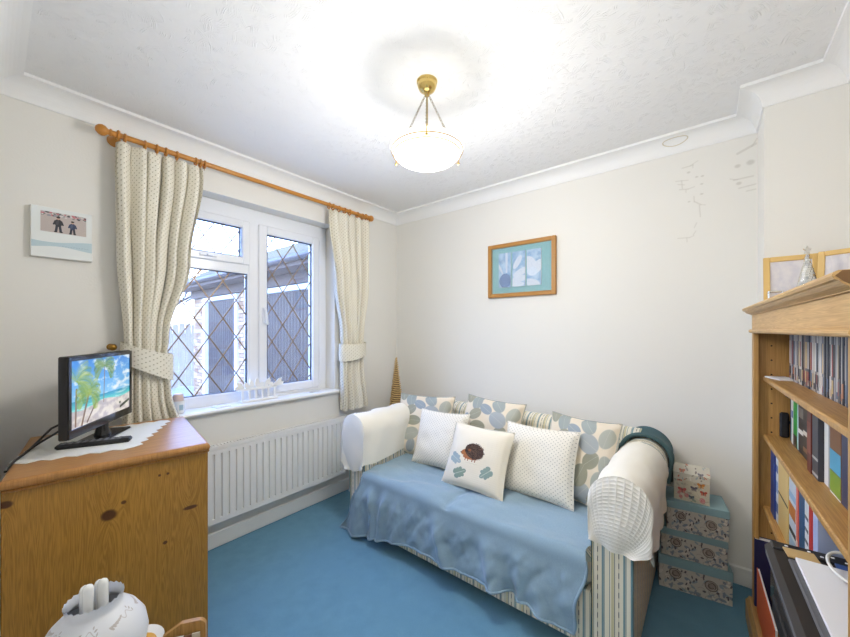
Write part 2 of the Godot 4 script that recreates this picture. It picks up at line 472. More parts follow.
# ------------------------------------------------------------------ outside the window
func build_outside():
	struct("ground_outside", span(Vector3(-16, -0.3, -9), Vector3(-0.26, -0.15, 9)), M.paving, "grey paved ground outside the window", "paving")
	var g = thing("outbuilding", "brick garage row with dark ribbed doors under a tiled roof", "building", Vector3(0, -0.15, 0))
	var zf = -0.45
	part(g, "wall", span(Vector3(-7.0, 0, -3.6), Vector3(-1.1, 2.36, zf - 0.06)), M.mortar)
	# brick piers
	var bm = sbox(Vector3.ZERO, Vector3(0.215, 0.065, 0.05), 0.004).mesh()
	var hm = sbox(Vector3.ZERO, Vector3(0.1025, 0.065, 0.05), 0.004).mesh()
	for pier in [[-6.88, -6.24], [-4.56, -4.12], [-1.6, -1.15]]:
		var n = int(round((pier[1] - pier[0]) / 0.225))
		var wd = (pier[1] - pier[0]) / n
		for r in 29:
			for k in n + (1 if r % 2 else 0):
				var half = r % 2 == 1 and (k == 0 or k == n)
				var x = pier[0] + wd * (k + 0.5)
				if r % 2: x = pier[0] + (wd * k if not half else (0.056 if k == 0 else wd * n - 0.056))
				var b = part(g, "brick", hm if half else bm, M["brick_%d" % (rng.randi() % 4)])
				b.position = Vector3(x, 0.04 + r * 0.0745, zf - 0.04 + rng.randf() * 0.003)
	# ribbed doors
	for d in [[-6.02, -4.66], [-3.98, -1.7]]:
		var s = Soup.new()
		var n = int((d[1] - d[0]) / 0.045)
		s.grid(n * 2, 1, func(u, v): return Vector3(lerpf(d[0], d[1], u), lerpf(0.0, 2.08, v), zf - 0.05 + 0.03 * (1 if int(round(u * n * 2)) % 4 < 2 else 0)))
		part(g, "garage_door", s, M.garage_metal)
	for d in [[-6.24, -4.56], [-4.12, -1.6]]:
		part(g, "door_frame", span(Vector3(d[0], 2.09, zf - 0.08), Vector3(d[1], 2.17, zf + 0.02), 0.005), M.white_timber)
		part(g, "door_frame", span(Vector3(d[0], 0, zf - 0.08), Vector3(d[0] + 0.12, 2.09, zf + 0.02), 0.005), M.white_timber)
		part(g, "door_frame", span(Vector3(d[1] - 0.10, 0, zf - 0.08), Vector3(d[1], 2.09, zf + 0.02), 0.005), M.white_timber)
	part(g, "lintel_board", span(Vector3(-7.0, 2.19, zf - 0.07), Vector3(-1.1, 2.36, zf + 0.01), 0.005), M.brown_timber)
	part(g, "soffit", span(Vector3(-7.3, 2.36, zf), Vector3(-0.9, 2.39, -0.14), 0.003), M.brown_timber)
	part(g, "fascia", span(Vector3(-7.3, 2.36, -0.16), Vector3(-0.9, 2.48, -0.13), 0.003), M.brown_timber)
	var s2 = Soup.new(); s2.tube([Vector3(-7.3, 2.46, -0.09), Vector3(-4, 2.46, -0.09), Vector3(-0.9, 2.46, -0.09)], 0.05, 10)
	part(g, "gutter", s2, M.gutter)
	# roof slope of lapped tiles
	var rows = 16
	var roof = Soup.new()
	var a0 = Vector2(-0.08, 2.50); var a1 = Vector2(-2.7, 3.78)
	for r in rows:
		var p = a0.lerp(a1, float(r) / rows); var q = a0.lerp(a1, float(r + 1.15) / rows)
		var d = (q - p).normalized(); var nrm = Vector2(d.y, -d.x)
		if nrm.y < 0: nrm = -nrm
		for k in 42:
			var x0 = -7.5 + k * 0.16 + (0.08 if r % 2 else 0.0)
			var e = p + nrm * 0.035
			roof.quad(Vector3(x0, e.y, e.x), Vector3(x0 + 0.154, e.y, e.x), Vector3(x0 + 0.154, q.y, q.x), Vector3(x0, q.y, q.x))
			roof.quad(Vector3(x0, p.y, p.x), Vector3(x0 + 0.154, p.y, p.x), Vector3(x0 + 0.154, e.y, e.x), Vector3(x0, e.y, e.x))
	var rf = part(g, "roof_tiles", roof, M.roof_tile); rf.set_meta("kind", "stuff")
	s2 = Soup.new(); s2.quad(Vector3(-7.4, 2.47, -0.1), Vector3(-0.8, 2.47, -0.1), Vector3(-0.8, 3.74, -2.7), Vector3(-7.4, 3.74, -2.7))
	s2.quad(Vector3(-0.8, 2.47, -5.3), Vector3(-7.4, 2.47, -5.3), Vector3(-7.4, 3.74, -2.7), Vector3(-0.8, 3.74, -2.7))
	part(g, "roof_deck", s2, M.roof_tile)
	# fence
	var f = thing("garden_fence", "pale grey upright board fence beyond the garages", "fence", Vector3(-8.2, -0.15, 0))
	for k in 26:
		var b = part(f, "board", sbox(Vector3(0, 0.82 + 0.012 * (k % 3), 0), Vector3(0.02, 1.62, 0.13), 0.004), M.fence_board)
		b.position = Vector3(0, 0, -0.9 + k * 0.14)
	for y in [0.3, 1.3]: part(f, "rail", span(Vector3(-0.06, y, -1.0), Vector3(-0.012, y + 0.08, 2.75)), M.fence_board)
	# bare winter tree against the sky
	bare_tree("bare_tree", Vector3(-10.5, -0.15, -0.9), 3, "leafless tree with fine bare twigs beyond the garages")
	bare_tree("bare_tree", Vector3(-15.0, -0.15, -5.2), 9, "leafless taller tree farther behind the garage roof")
func bare_tree(n, at, seed_, label):
	var r = RandomNumberGenerator.new(); r.seed = seed_
	var t = thing(n, label, "tree", at)
	var tr = Soup.new(); var tw = Soup.new()
	tr.tube([Vector3(0, 0, 0), Vector3(0.05, 1.2, 0.03), Vector3(0.0, 2.4, 0.1)], [0.16, 0.13, 0.10], 8)
	branch(tr, tw, Vector3(0, 2.4, 0.1), Vector3(0.1, 1, 0.1), 1.2, 0.085, 0, r)
	for k in 5: branch(tr, tw, Vector3(0, 1.5 + k * 0.2, 0.05), Vector3(cos(k * 2.4), 0.9, sin(k * 2.4)).normalized(), 1.1, 0.06, 1, r)
	part(t, "trunk", tr, M.bark); part(t, "twigs", tw, M.bark)
func branch(tr, tw, p, d, l, rad, lev, r):
	var q = p + d.normalized() * l
	var mid = (p + q) * 0.5 + Vector3(r.randf() - 0.5, r.randf() - 0.5, r.randf() - 0.5) * l * 0.16
	(tr if lev < 2 else tw).tube([p, mid, q], [rad, rad * 0.8, rad * 0.6], 5 if lev < 2 else 3)
	if lev >= 5: return
	for k in 3:
		var nd = (d.normalized() + Vector3(r.randf() - 0.5, r.randf() - 0.35, r.randf() - 0.5) * 1.6).normalized()
		branch(tr, tw, p.lerp(q, 0.45 + 0.55 * (k + 1) / 3.0), nd, l * r.randf_range(0.55, 0.75), max(rad * 0.55, 0.007), lev + 1, r)

func rebase(t, at):
	t.position = at
	for c in t.get_children(): c.position -= at

# ------------------------------------------------------------------ chest, television and what lies on it
const CA := Vector2(0.772, 1.903)      # near right corner of the chest top (x, z)
const CT := -8.5
func chest_pt(lx, y, lz):             # local: lx to the right edge, lz away from the drawer front
	var th = deg_to_rad(CT)
	return Vector3(CA.x + lx * cos(th) + lz * sin(th), y, CA.y - lx * sin(th) + lz * cos(th))
func build_chest():
	var W = 0.615; var D = 0.555; var H = 0.87
	var c = chest_pt(-W / 2, 0, D / 2)
	var t = thing("chest_of_drawers", "knotty honey pine chest of drawers standing in the window corner", "chest", c, deg_to_rad(CT))
	var s = Soup.new()
	var x1 = W / 2 - 0.02; var z1 = D / 2 - 0.004
	s.box(Vector3(-x1 + 0.01, 0.45, 0), Vector3(0.02, 0.78, 2 * z1), 0.002)
	s.box(Vector3(0, 0.45, z1 - 0.006), Vector3(2 * x1 - 0.04, 0.78, 0.012))
	s.box(Vector3(0, 0.085, 0), Vector3(2 * x1 - 0.002, 0.05, 2 * z1 - 0.03))
	s.box(Vector3(x1 - 0.0125, 0.45, 0), Vector3(0.021, 0.78, 2 * z1 - 0.004))
	for y in [0.075, 0.26, 0.455, 0.65, 0.832]: s.box(Vector3(0, y, -z1 + 0.012), Vector3(2 * x1 - 0.03, 0.022, 0.022), 0.002)
	part(t, "carcass", s, M.honey_v)
	s = Soup.new()      # the big side panel that faces the doorway
	s.quad(Vector3(x1, 0.0, z1), Vector3(x1, 0.0, -z1), Vector3(x1, 0.84, -z1), Vector3(x1, 0.84, z1))
	s.quad(Vector3(x1 - 0.0015, 0.84, z1), Vector3(x1 - 0.0015, 0.84, -z1), Vector3(x1 - 0.0015, 0.0, -z1), Vector3(x1 - 0.0015, 0.0, z1))
	s.quad(Vector3(x1 - 0.0015, 0.0, -z1), Vector3(x1 - 0.0015, 0.84, -z1), Vector3(x1, 0.84, -z1), Vector3(x1, 0.0, -z1))
	part(t, "side_panel", s, M.chest_side)
	s = Soup.new()      # top with a rounded edge
	var P = []
	for k in 7:
		var a = -PI / 2 + PI * k / 6
		P.append([0.010 * cos(a), 0.015 * sin(a)])
	var yc = H - 0.015
	for k in 6:
		for e in 4:
			var q = [[-1, -1], [1, -1], [1, 1], [-1, 1]][e]; var r = [[-1, -1], [1, -1], [1, 1], [-1, 1]][(e + 1) % 4]
			var f = func(cr, o): return Vector3(cr[0] * (W / 2 - 0.010 + o[0]), yc + o[1], cr[1] * (D / 2 - 0.010 + o[0]))
			s.mq(f.call(r, P[k]), f.call(q, P[k]), f.call(q, P[k + 1]), f.call(r, P[k + 1]))
	var h = Vector3(W / 2 - 0.010, 0, D / 2 - 0.010)
	for y in [H, H - 0.03]: s.mq(Vector3(-h.x, y, -h.z), Vector3(-h.x, y, h.z), Vector3(h.x, y, h.z), Vector3(h.x, y, -h.z))
	part(t, "top", s, M.chest_top)
	s = Soup.new()      # moulding below the top
	for q in [[Vector3(x1 + 0.004, 0.834, 0), Vector3(0.010, 0.012, 2 * z1)], [Vector3(-x1 - 0.004, 0.834, 0), Vector3(0.010, 0.012, 2 * z1)], [Vector3(0, 0.834, -z1 - 0.002), Vector3(2 * x1, 0.012, 0.008)]]: s.box(q[0], q[1], 0.004)
	part(t, "moulding", s, M.honey_v)
	for y in [0.168, 0.358, 0.552, 0.741]:
		var d = part(t, "drawer", sbox(Vector3(0, y, -z1 + 0.02), Vector3(2 * x1 - 0.05, 0.158, 0.03), 0.004), M.honey_v)
		for kx in [-0.15, 0.15]:
			s = Soup.new(); s.lathe([Vector2(0, 0), Vector2(0.008, 0.001), Vector2(0.008, 0.010), Vector2(0.015, 0.014), Vector2(0.017, 0.021), Vector2(0.013, 0.028), Vector2(0, 0.030)], 14, Vector3(kx, y, -z1 + 0.006), Basis(Vector3(1, 0, 0), -PI / 2))
			part(d, "knob", s, M.honey_v)
	s = Soup.new(); s.box(Vector3(0, 0.03, 0), Vector3(2 * x1 - 0.01, 0.06, 2 * z1 - 0.02), 0.002); part(t, "plinth", s, M.honey_v)
	# lace runner with a pointed hem
	s = Soup.new()
	var A = [Vector2(0.500, 2.415), Vector2(0.600, 2.112), Vector2(0.215, 1.900), Vector2(0.150, 2.300)]
	var O = []
	for e in 4:
		var p = A[e]; var q = A[(e + 1) % 4]
		var n = int(p.distance_to(q) / 0.055)
		var out = (q - p).orthogonal().normalized()
		if out.dot((p + q) * 0.5 - Vector2(0.37, 2.17)) < 0: out = -out
		for k in n:
			var f0 = float(k) / n
			O.append(p.lerp(q, f0)); O.append(p.lerp(q, f0 + 0.5 / n) + out * 0.020)
	var O2 = PackedVector2Array(O)
	if Geometry2D.is_polygon_clockwise(O2): O2.reverse()
	# prism runs along z: lay it flat
	s.prism(O2, -0.002, 0.0, Transform3D(Basis(Vector3(1, 0, 0), Vector3(0, 0, 1), Vector3(0, -1, 0)), Vector3(0, 0, 0)))
	var o = solo("lace_runner", s, M.lace, "white lace runner with zigzag hem lying on the pine chest", "runner", Vector3(0, H + 0.0005, 0))
	# television
	var yv = H + 0.0028
	var tv = thing("television", "small black flat screen television showing a palm beach", "television", Vector3(0.35, yv, 2.175), deg_to_rad(146.4))
	s = Soup.new(); s.box(Vector3(0, 0.2075, 0.0), Vector3(0.462, 0.305, 0.028), 0.004); s.box(Vector3(0, 0.20, -0.026), Vector3(0.36, 0.20, 0.03), 0.008)
	part(tv, "casing", s, M.black_plastic)
	s = Soup.new()
	s.box(Vector3(0, 0.3495, 0.0155), Vector3(0.458, 0.016, 0.005), 0.001); s.box(Vector3(0, 0.073, 0.0155), Vector3(0.458, 0.032, 0.005), 0.001)
	for sx in [-1, 1]: s.box(Vector3(sx * 0.2205, 0.215, 0.0155), Vector3(0.017, 0.254, 0.005), 0.001)
	part(tv, "bezel", s, M.black_gloss)
	s = Soup.new(); s.quad(Vector3(-0.213, 0.088, 0.0148), Vector3(0.213, 0.088, 0.0148), Vector3(0.213, 0.342, 0.0148), Vector3(-0.213, 0.342, 0.0148))
	part(tv, "screen", s, M.screen_picture, "bright beach picture with palm trees and turquoise sea")
	s = Soup.new(); s.lathe([Vector2(0.03, 0.0), Vector2(0.026, 0.012), Vector2(0.021, 0.03), Vector2(0.021, 0.07)], 16, Vector3(0.03, 0.008, -0.005)); part(tv, "neck", s, M.black_gloss)
	s = Soup.new(); s.box(Vector3(0.045, 0.005, 0.0), Vector3(0.20, 0.010, 0.10), 0.004); part(tv, "base", s, M.black_gloss)
	s = Soup.new(); s.tube([tv_in(tv, Vector3(0.30, H + 0.09, 2.26)), tv_in(tv, Vector3(0.275, H + 0.060, 2.31)), tv_in(tv, Vector3(0.30, H + 0.025, 2.345)), tv_in(tv, Vector3(0.36, H + 0.006, 2.375)), tv_in(tv, Vector3(0.50, H + 0.006, 2.418)), tv_in(tv, Vector3(0.60, H + 0.006, 2.435))], 0.0042, 8)
	part(tv, "power_cable", s, M.black_plastic)
	s = Soup.new(); s.tube([tv_in(tv, Vector3(0.31, H + 0.08, 2.25)), tv_in(tv, Vector3(0.31, H + 0.045, 2.30)), tv_in(tv, Vector3(0.335, H + 0.02, 2.35)), tv_in(tv, Vector3(0.38, H + 0.006, 2.383))], 0.004, 8)
	part(tv, "aerial_cable", s, M.black_plastic)
	# remote control
	var rc = thing("remote_control", "long slim black remote control lying on the lace runner", "remote", Vector3(0.452, H + 0.0028, 2.203), atan2(0.093, -0.216))
	part(rc, "body", sbox(Vector3(0, 0.009, 0), Vector3(0.044, 0.018, 0.225), 0.006), M.black_plastic)
	for i in 9:
		for j in 3: part(rc, "button", sbox(Vector3(-0.012 + j * 0.012, 0.0185, -0.092 + i * 0.021), Vector3(0.007, 0.003, 0.011), 0.001), M.button_grey)
func tv_in(tv, p): return tv.transform.affine_inverse() * p

# ------------------------------------------------------------------ sofa
func arm_profile(cx, sg, n = 28):      # right arm for sg = 1, left arm mirrored
	var P = [Vector2(1.988, 0.03), Vector2(2.13, 0.03)]
	for k in n + 1:
		var a = deg_to_rad(-67.0) + deg_to_rad(247.0) * k / n
		P.append(Vector2(2.09 + 0.102 * cos(a), 0.655 + 0.102 * sin(a)))
	if sg < 0:
		for i in P.size(): P[i].x = 2.61 - P[i].x
		P.reverse()
	return PackedVector2Array(P)
func throw_profile(q, off, lo_in, lo_out, sg):     # q 0..1 from the inner side over the roll to the outer side
	var r = 0.102 + off
	var a0 = PI; var a1 = deg_to_rad(-18.0)
	var l1 = 0.655 - lo_in; var l2 = r * (a0 - a1); var oy = 0.655 + r * sin(a1); var l3 = max(0.0, oy - lo_out)
	var s = q * (l1 + l2 + l3)
	var p
	if s < l1: p = Vector2(2.09 - r, lo_in + s)
	elif s < l1 + l2:
		var a = a0 - (s - l1) / r
		p = Vector2(2.09 + r * cos(a), 0.655 + r * sin(a))
	else: p = Vector2(2.09 + r * cos(a1) - 0.04 * (s - l1 - l2), oy - (s - l1 - l2))
	if sg < 0: p.x = 2.61 - p.x
	return p
func build_sofa():
	var t = thing("sofa", "two seat sofa in cream and blue ticking stripes with rolled arms", "sofa")
	for sg in [-1, 1]:
		var s = Soup.new(); s.prism(arm_profile(0, sg), 0.10, 0.95)
		var a = part(t, "arm", s, M.stripe)
		var pts = []
		for p in arm_profile(0, sg): pts.append(Vector3(p.x, p.y, 0.950))
		s = Soup.new(); s.tube(pts, 0.005, 6, true); part(a, "piping", s, M.piping)
	var B = [Vector2(0.06, 0.05), Vector2(0.44, 0.05), Vector2(0.42, 0.40), Vector2(0.27, 0.68)]
	for k in 15:
		var a = deg_to_rad(10.0) + deg_to_rad(190.0) * k / 14
		B.append(Vector2(0.168 + 0.09 * cos(a), 0.69 + 0.085 * sin(a)))
	var s3 = Soup.new(); s3.prism(PackedVector2Array(B), -2.06, -0.55, Transform3D(Basis(Vector3(0, 0, 1), Vector3(0, 1, 0), Vector3(-1, 0, 0)), Vector3.ZERO))
	part(t, "back", s3, M.stripe)
	part(t, "base", span(Vector3(0.622, 0.035, 0.12), Vector3(1.988, 0.265, 0.935), 0.006), M.stripe)
	for q in [[0.628, 1.290], [1.294, 1.982]]:
		s3 = Soup.new(); s3.box(Vector3((q[0] + q[1]) / 2, 0.337, 0.655), Vector3(q[1] - q[0], 0.142, 0.57), 0.03)
		part(t, "seat_cushion", s3, M.stripe)
	for q in [[0.55, 0.18], [2.06, 0.18], [0.55, 0.88], [2.06, 0.88]]:
		s3 = Soup.new(); s3.lathe([Vector2(0, 0), Vector2(0.022, 0.001), Vector2(0.026, 0.018), Vector2(0.026, 0.034), Vector2(0, 0.036)], 14, Vector3(q[0], 0, q[1])); part(t, "foot", s3, M.honey_v)
	rebase(t, Vector3(1.2925, 0, 0.5))
	# fleece blanket over the seat and down the front
	var nb = noise(201, 2.2, 3)
	var f = func(u, v):
		var st = v * 0.92
		var dr = clampf((st - 0.58) / 0.34, 0, 1)
		var xl = lerpf(0.631, 0.445, pow(dr, 1.3)) + 0.012 * sin(v * 30.0) * dr
		var xr = lerpf(1.972, 1.925, dr) + 0.008 * sin(v * 21.0)
		var x = lerpf(xl, xr, u)
		var yb = 0.012 + 0.105 * smoothstep(0.45, 1.15, x) + 0.022 * exp(-pow((x - 1.62) / 0.16, 2)) - 0.010 * smoothstep(1.7, 1.95, x)
		var y; var z
		if st < 0.50: z = 0.445 + st; y = 0.424
		elif st < 0.58:
			var a = (st - 0.50) / 0.08 * PI / 2
			z = 0.945 + 0.035 * sin(a); y = 0.424 - 0.045 * (1 - cos(a))
		else:
			z = 0.980; y = lerpf(0.379, yb, dr)
		var w = smoothstep(0.0, 0.35, dr)
		z += w * (0.012 + 0.005 * sin(x * 19.0 + 1.4 + 2.0 * dr) + 0.004 * sin(x * 37.0 - 1.5 * dr) + 0.012 * nb.get_noise_2d(x * 1.5, dr * 0.6) + 0.045 * exp(-pow((x - 1.50 - 0.08 * dr) / 0.04, 2)) * dr - 0.02 * exp(-pow((x - 1.60 - 0.06 * dr) / 0.03, 2)) * dr + 0.034 * exp(-pow((x - 0.86 + 0.05 * dr) / 0.028, 2)) + 0.030 * exp(-pow((x - 0.74) / 0.025, 2)) + 0.035 * exp(-pow((x - 1.20 - 0.10 * dr) / 0.03, 2)) * dr + 0.03 * exp(-pow((x - 1.70) / 0.025, 2)) * dr + 0.02 * exp(-pow((x - 0.60) / 0.06, 2)) + 0.024 * exp(-pow((x - 1.80) / 0.06, 2)) * dr)
		var seat = 1.0 - smoothstep(0.50, 0.58, st)
		y += seat * (0.010 * nb.get_noise_2d(x * 0.9, z * 1.1) - 0.016 * exp(-pow((x - 1.292 - 0.10 * (0.8 - z)) / 0.022, 2)) * smoothstep(0.5, 0.9, z) + 0.007 * sin(x * 9.0 + z * 31.0 + 3.0 * nb.get_noise_2d(x, z)) * smoothstep(0.62, 0.95, z))
		y -= (1.0 - abs(seat - 0.5) * 2.0) * 0.012 * exp(-pow((x - 1.292) / 0.03, 2))
		var cr = nb.get_noise_2d(x * 4.6 + 5.0 + 0.8 * dr, dr * 0.45) + 0.5 * nb.get_noise_2d(x * 9.0 - 0.6 * dr, dr * 0.6 + 9.0)
		y += seat * 0.004 * nb.get_noise_2d(x * 2.0 + z * 2.5, z * 5.0 - x); z += w * 0.010 * cr
		return Vector3(x, y + 0.002, z)
	s3 = Soup.new(); s3.grid(150, 70, f, 1.5, 0.92, true)
	var bl = thing("fleece_blanket", "pale blue fleece blanket spread over the sofa seat and front", "blanket", Vector3(1.2, 0.43, 0.7))
	var sh = part(bl, "cloth", s3, M.fleece)
	var hem = []
	for k in 91: hem.append(f.call(k / 90.0, 1.0))
	for k in 24: hem.append(f.call(1.0, 1.0 - (k + 1) / 60.0))
	s3 = Soup.new(); s3.tube(hem, 0.006, 6)
	hem = []
	for k in 28: hem.append(f.call(0.0, 1.0 - k / 70.0))
	s3.tube(hem, 0.006, 6)
	part(bl, "hem", s3, M.fleece)
	for c in bl.get_children(): c.position -= bl.position
	# cloths over the arms
	for sg in [1, -1]:
		var s = Soup.new(); var fl = Soup.new()
		var lo = 0.50 if sg > 0 else 0.462
		var lo2 = 0.50 if sg > 0 else 0.45
		var zb = 0.42
		var g = func(u, v):
			var z = lerpf(zb, 0.958, v)
			var p = throw_profile(u, 0.011 + 0.004 * nb.get_noise_2d(u * 3.0, v * 2.0) + 0.003 * sin(v * 17.0 + u * 9.0) + (0.012 * sin(z * 40.0) * smoothstep(0.75, 1.0, u)), lo + 0.012 * sin(v * 6.0), lo2 - 0.03 * v, sg)
			return Vector3(p.x, p.y, z + 0.012 * sin(u * 11.0) * (1.0 - v))
		s.grid(48, 22, g, 0.75, 0.55, sg < 0)
		var bot0 = 0.505 if sg > 0 else 0.43
		var bot1 = 0.480 if sg > 0 else 0.40
		var h = func(u, v):
			var uc = lerpf(0.0, 0.93, u)
			var p = throw_profile(uc, 0.011 + 0.004 * nb.get_noise_2d(uc * 3.0, 2.0) + 0.003 * sin(17.0 + uc * 9.0) + 0.012 * sin(0.958 * 40.0) * smoothstep(0.75, 1.0, uc), lo + 0.012 * sin(6.0), lo2 - 0.03, sg)
			var xb = lerpf(1.980, 2.138, u) if sg > 0 else lerpf(0.630, 0.457, u)
			var yb = lerpf(bot0, bot1, u) - 0.012 * sin(u * PI)
			var q = Vector2(lerpf(p.x, xb, v * v), lerpf(p.y, min(yb, p.y), v))
			return Vector3(q.x, q.y, 0.958 + 0.012 * sin(min(v * 6.0, PI / 2)) + 0.007 * v * sin(u * 13.0 + 1.0) + 0.004 * v * sin(v * 9.0 + u * 4.0))
		fl.grid(40, 16, h, 0.30, 0.25, sg < 0)
		var nm = thing("arm_throw", "cream waffle cloth draped over the sofa arm beside the boxes" if sg > 0 else "cream knitted cloth draped over the sofa arm beside the radiator", "throw", Vector3(2.09 if sg > 0 else 0.495, 0.77, 0.7))
		part(nm, "cover", s, M.knit_cream)
		part(nm, "front_flap", fl, M.waffle_cream if sg > 0 else M.knit_cream)
		if sg < 0:       # row of eyelet holes along the front edge of the cloth
			for k in 14:
				var e = Soup.new(); var u0 = 0.50 + 0.045 * (k / 7); var v0 = 0.70 + 0.036 * (k % 7)
				var c0 = g.call(u0, v0)
				var nn = (g.call(u0 + 0.01, v0) - c0).cross(g.call(u0, v0 + 0.01) - c0).normalized()
				if nn.y < 0: nn = -nn
				var bb = Basis(Vector3(0, 0, 1).cross(nn).normalized(), nn, Vector3(0, 0, 1)).orthonormalized()
				e.box(c0 + nn * 0.0008, Vector3(0.007, 0.002, 0.014), 0.0008, bb)
				part(nm, "eyelet", e, M.brown_timber)
		for c in nm.get_children(): c.position -= nm.position
	# dark green fleece hung over the back end of the right arm
	var gs = Soup.new()
	gs.grid(44, 10, func(u, v):
		var z = lerpf(0.10, 0.30, v)
		var p = throw_profile(lerpf(0.14, 1.0, u), 0.016 + 0.007 * sin(v * 5.0 + u * 6.0), 0.55, 0.50 + 0.05 * v, 1)
		return Vector3(p.x, p.y + 0.004 * sin(u * 9.0), z), 0.6, 0.2)
	var rim = []
	for k in 45:
		var p = throw_profile(lerpf(0.14, 1.0, k / 44.0), 0.016 + 0.007 * sin(5.0 + k / 44.0 * 6.0), 0.55, 0.55, 1)
		rim.append(Vector3(p.x, p.y + 0.004 * sin(k / 44.0 * 9.0), 0.30))
	gs.tube(rim, 0.011, 8)
	solo("green_throw", gs, M.green_fleece, "dark sea green fleece folded over the back of the sofa arm", "throw")

# ------------------------------------------------------------------ cushions
func cushion_mesh(w, h, th, seed_):
	var s = Soup.new()
	var n = noise(seed_, 3.0, 3)
	for sd in [1, -1]:
		s.grid(26, 26, func(u, v):
			var a = u * 2 - 1; var b = 1 - v * 2
			var x = a * w / 2 * (1 - 0.07 * (1 - b * b) * abs(a)); var y = b * h / 2 * (1 - 0.07 * (1 - a * a) * abs(b))
			var e = pow(max(0.0, (1 - pow(abs(a), 3.0)) * (1 - pow(abs(b), 3.0))), 0.55)
			var z = sd * (th / 2 * e + 0.016 * n.get_noise_2d(x + 3 * sd, y) * e + 0.004)
			if abs(a) > 0.999 or abs(b) > 0.999: z = 0.0
			return Vector3(x, y, z), 1.0, 1.0, sd > 0)
	return s.mesh()
func cushion(n, label, x, y, z, w, h, th, yaw, tilt, roll, m, seed_):
	var o = thing(n, label, "cushion", Vector3(x, y, z))
	o.basis = Basis(Vector3.UP, deg_to_rad(yaw)) * Basis(Vector3.RIGHT, deg_to_rad(-tilt)) * Basis(Vector3.BACK, deg_to_rad(roll))
	part(o, "cover", cushion_mesh(w, h, th, seed_), m)
	var pts = []
	for k in 80:
		var q = k / 20.0; var e = int(q); var f = (q - e) * 2 - 1
		var ab = [Vector2(f, -1), Vector2(1, f), Vector2(-f, 1), Vector2(-1, -f)][e]
		pts.append(Vector3(ab.x * w / 2 * (1 - 0.07 * (1 - ab.y * ab.y) * abs(ab.x)), ab.y * h / 2 * (1 - 0.07 * (1 - ab.x * ab.x) * abs(ab.y)), 0))
	var s = Soup.new(); s.tube(pts, 0.0035, 5, true)
	part(o, "seam", s, m)
func build_cushions():
	cushion("leaf_cushion", "leaf print cushion in the corner against the knitted arm cloth", 0.705, 0.628, 0.455, 0.46, 0.45, 0.12, 12, 22, 1, M.leaf_cushion, 1)
	cushion("leaf_cushion", "leaf print cushion standing behind the hedgehog cushion", 1.225, 0.655, 0.40, 0.44, 0.45, 0.14, -2, 20, -2, M.leaf_cushion, 2)
	cushion("leaf_cushion", "leaf print cushion leaning against the waffle arm cloth", 1.800, 0.632, 0.455, 0.40, 0.45, 0.12, -14, 20, 1, M.leaf_cushion, 3)
	cushion("dotted_cushion", "cream dotted cushion between two leaf cushions and the hedgehog cushion", 0.945, 0.597, 0.565, 0.39, 0.37, 0.11, 2, 22, 2, M.dot_cushion, 4)
	cushion("dotted_cushion", "larger cream dotted cushion with creases beside the waffle arm cloth", 1.615, 0.600, 0.560, 0.425, 0.385, 0.12, -4, 20, 2, M.dot_cushion, 5)
	cushion("hedgehog_cushion", "cream woven cushion with a brown hedgehog and green leaves", 1.310, 0.588, 0.695, 0.395, 0.365, 0.11, 0, 26, 0, M.hedgehog_cushion, 6)

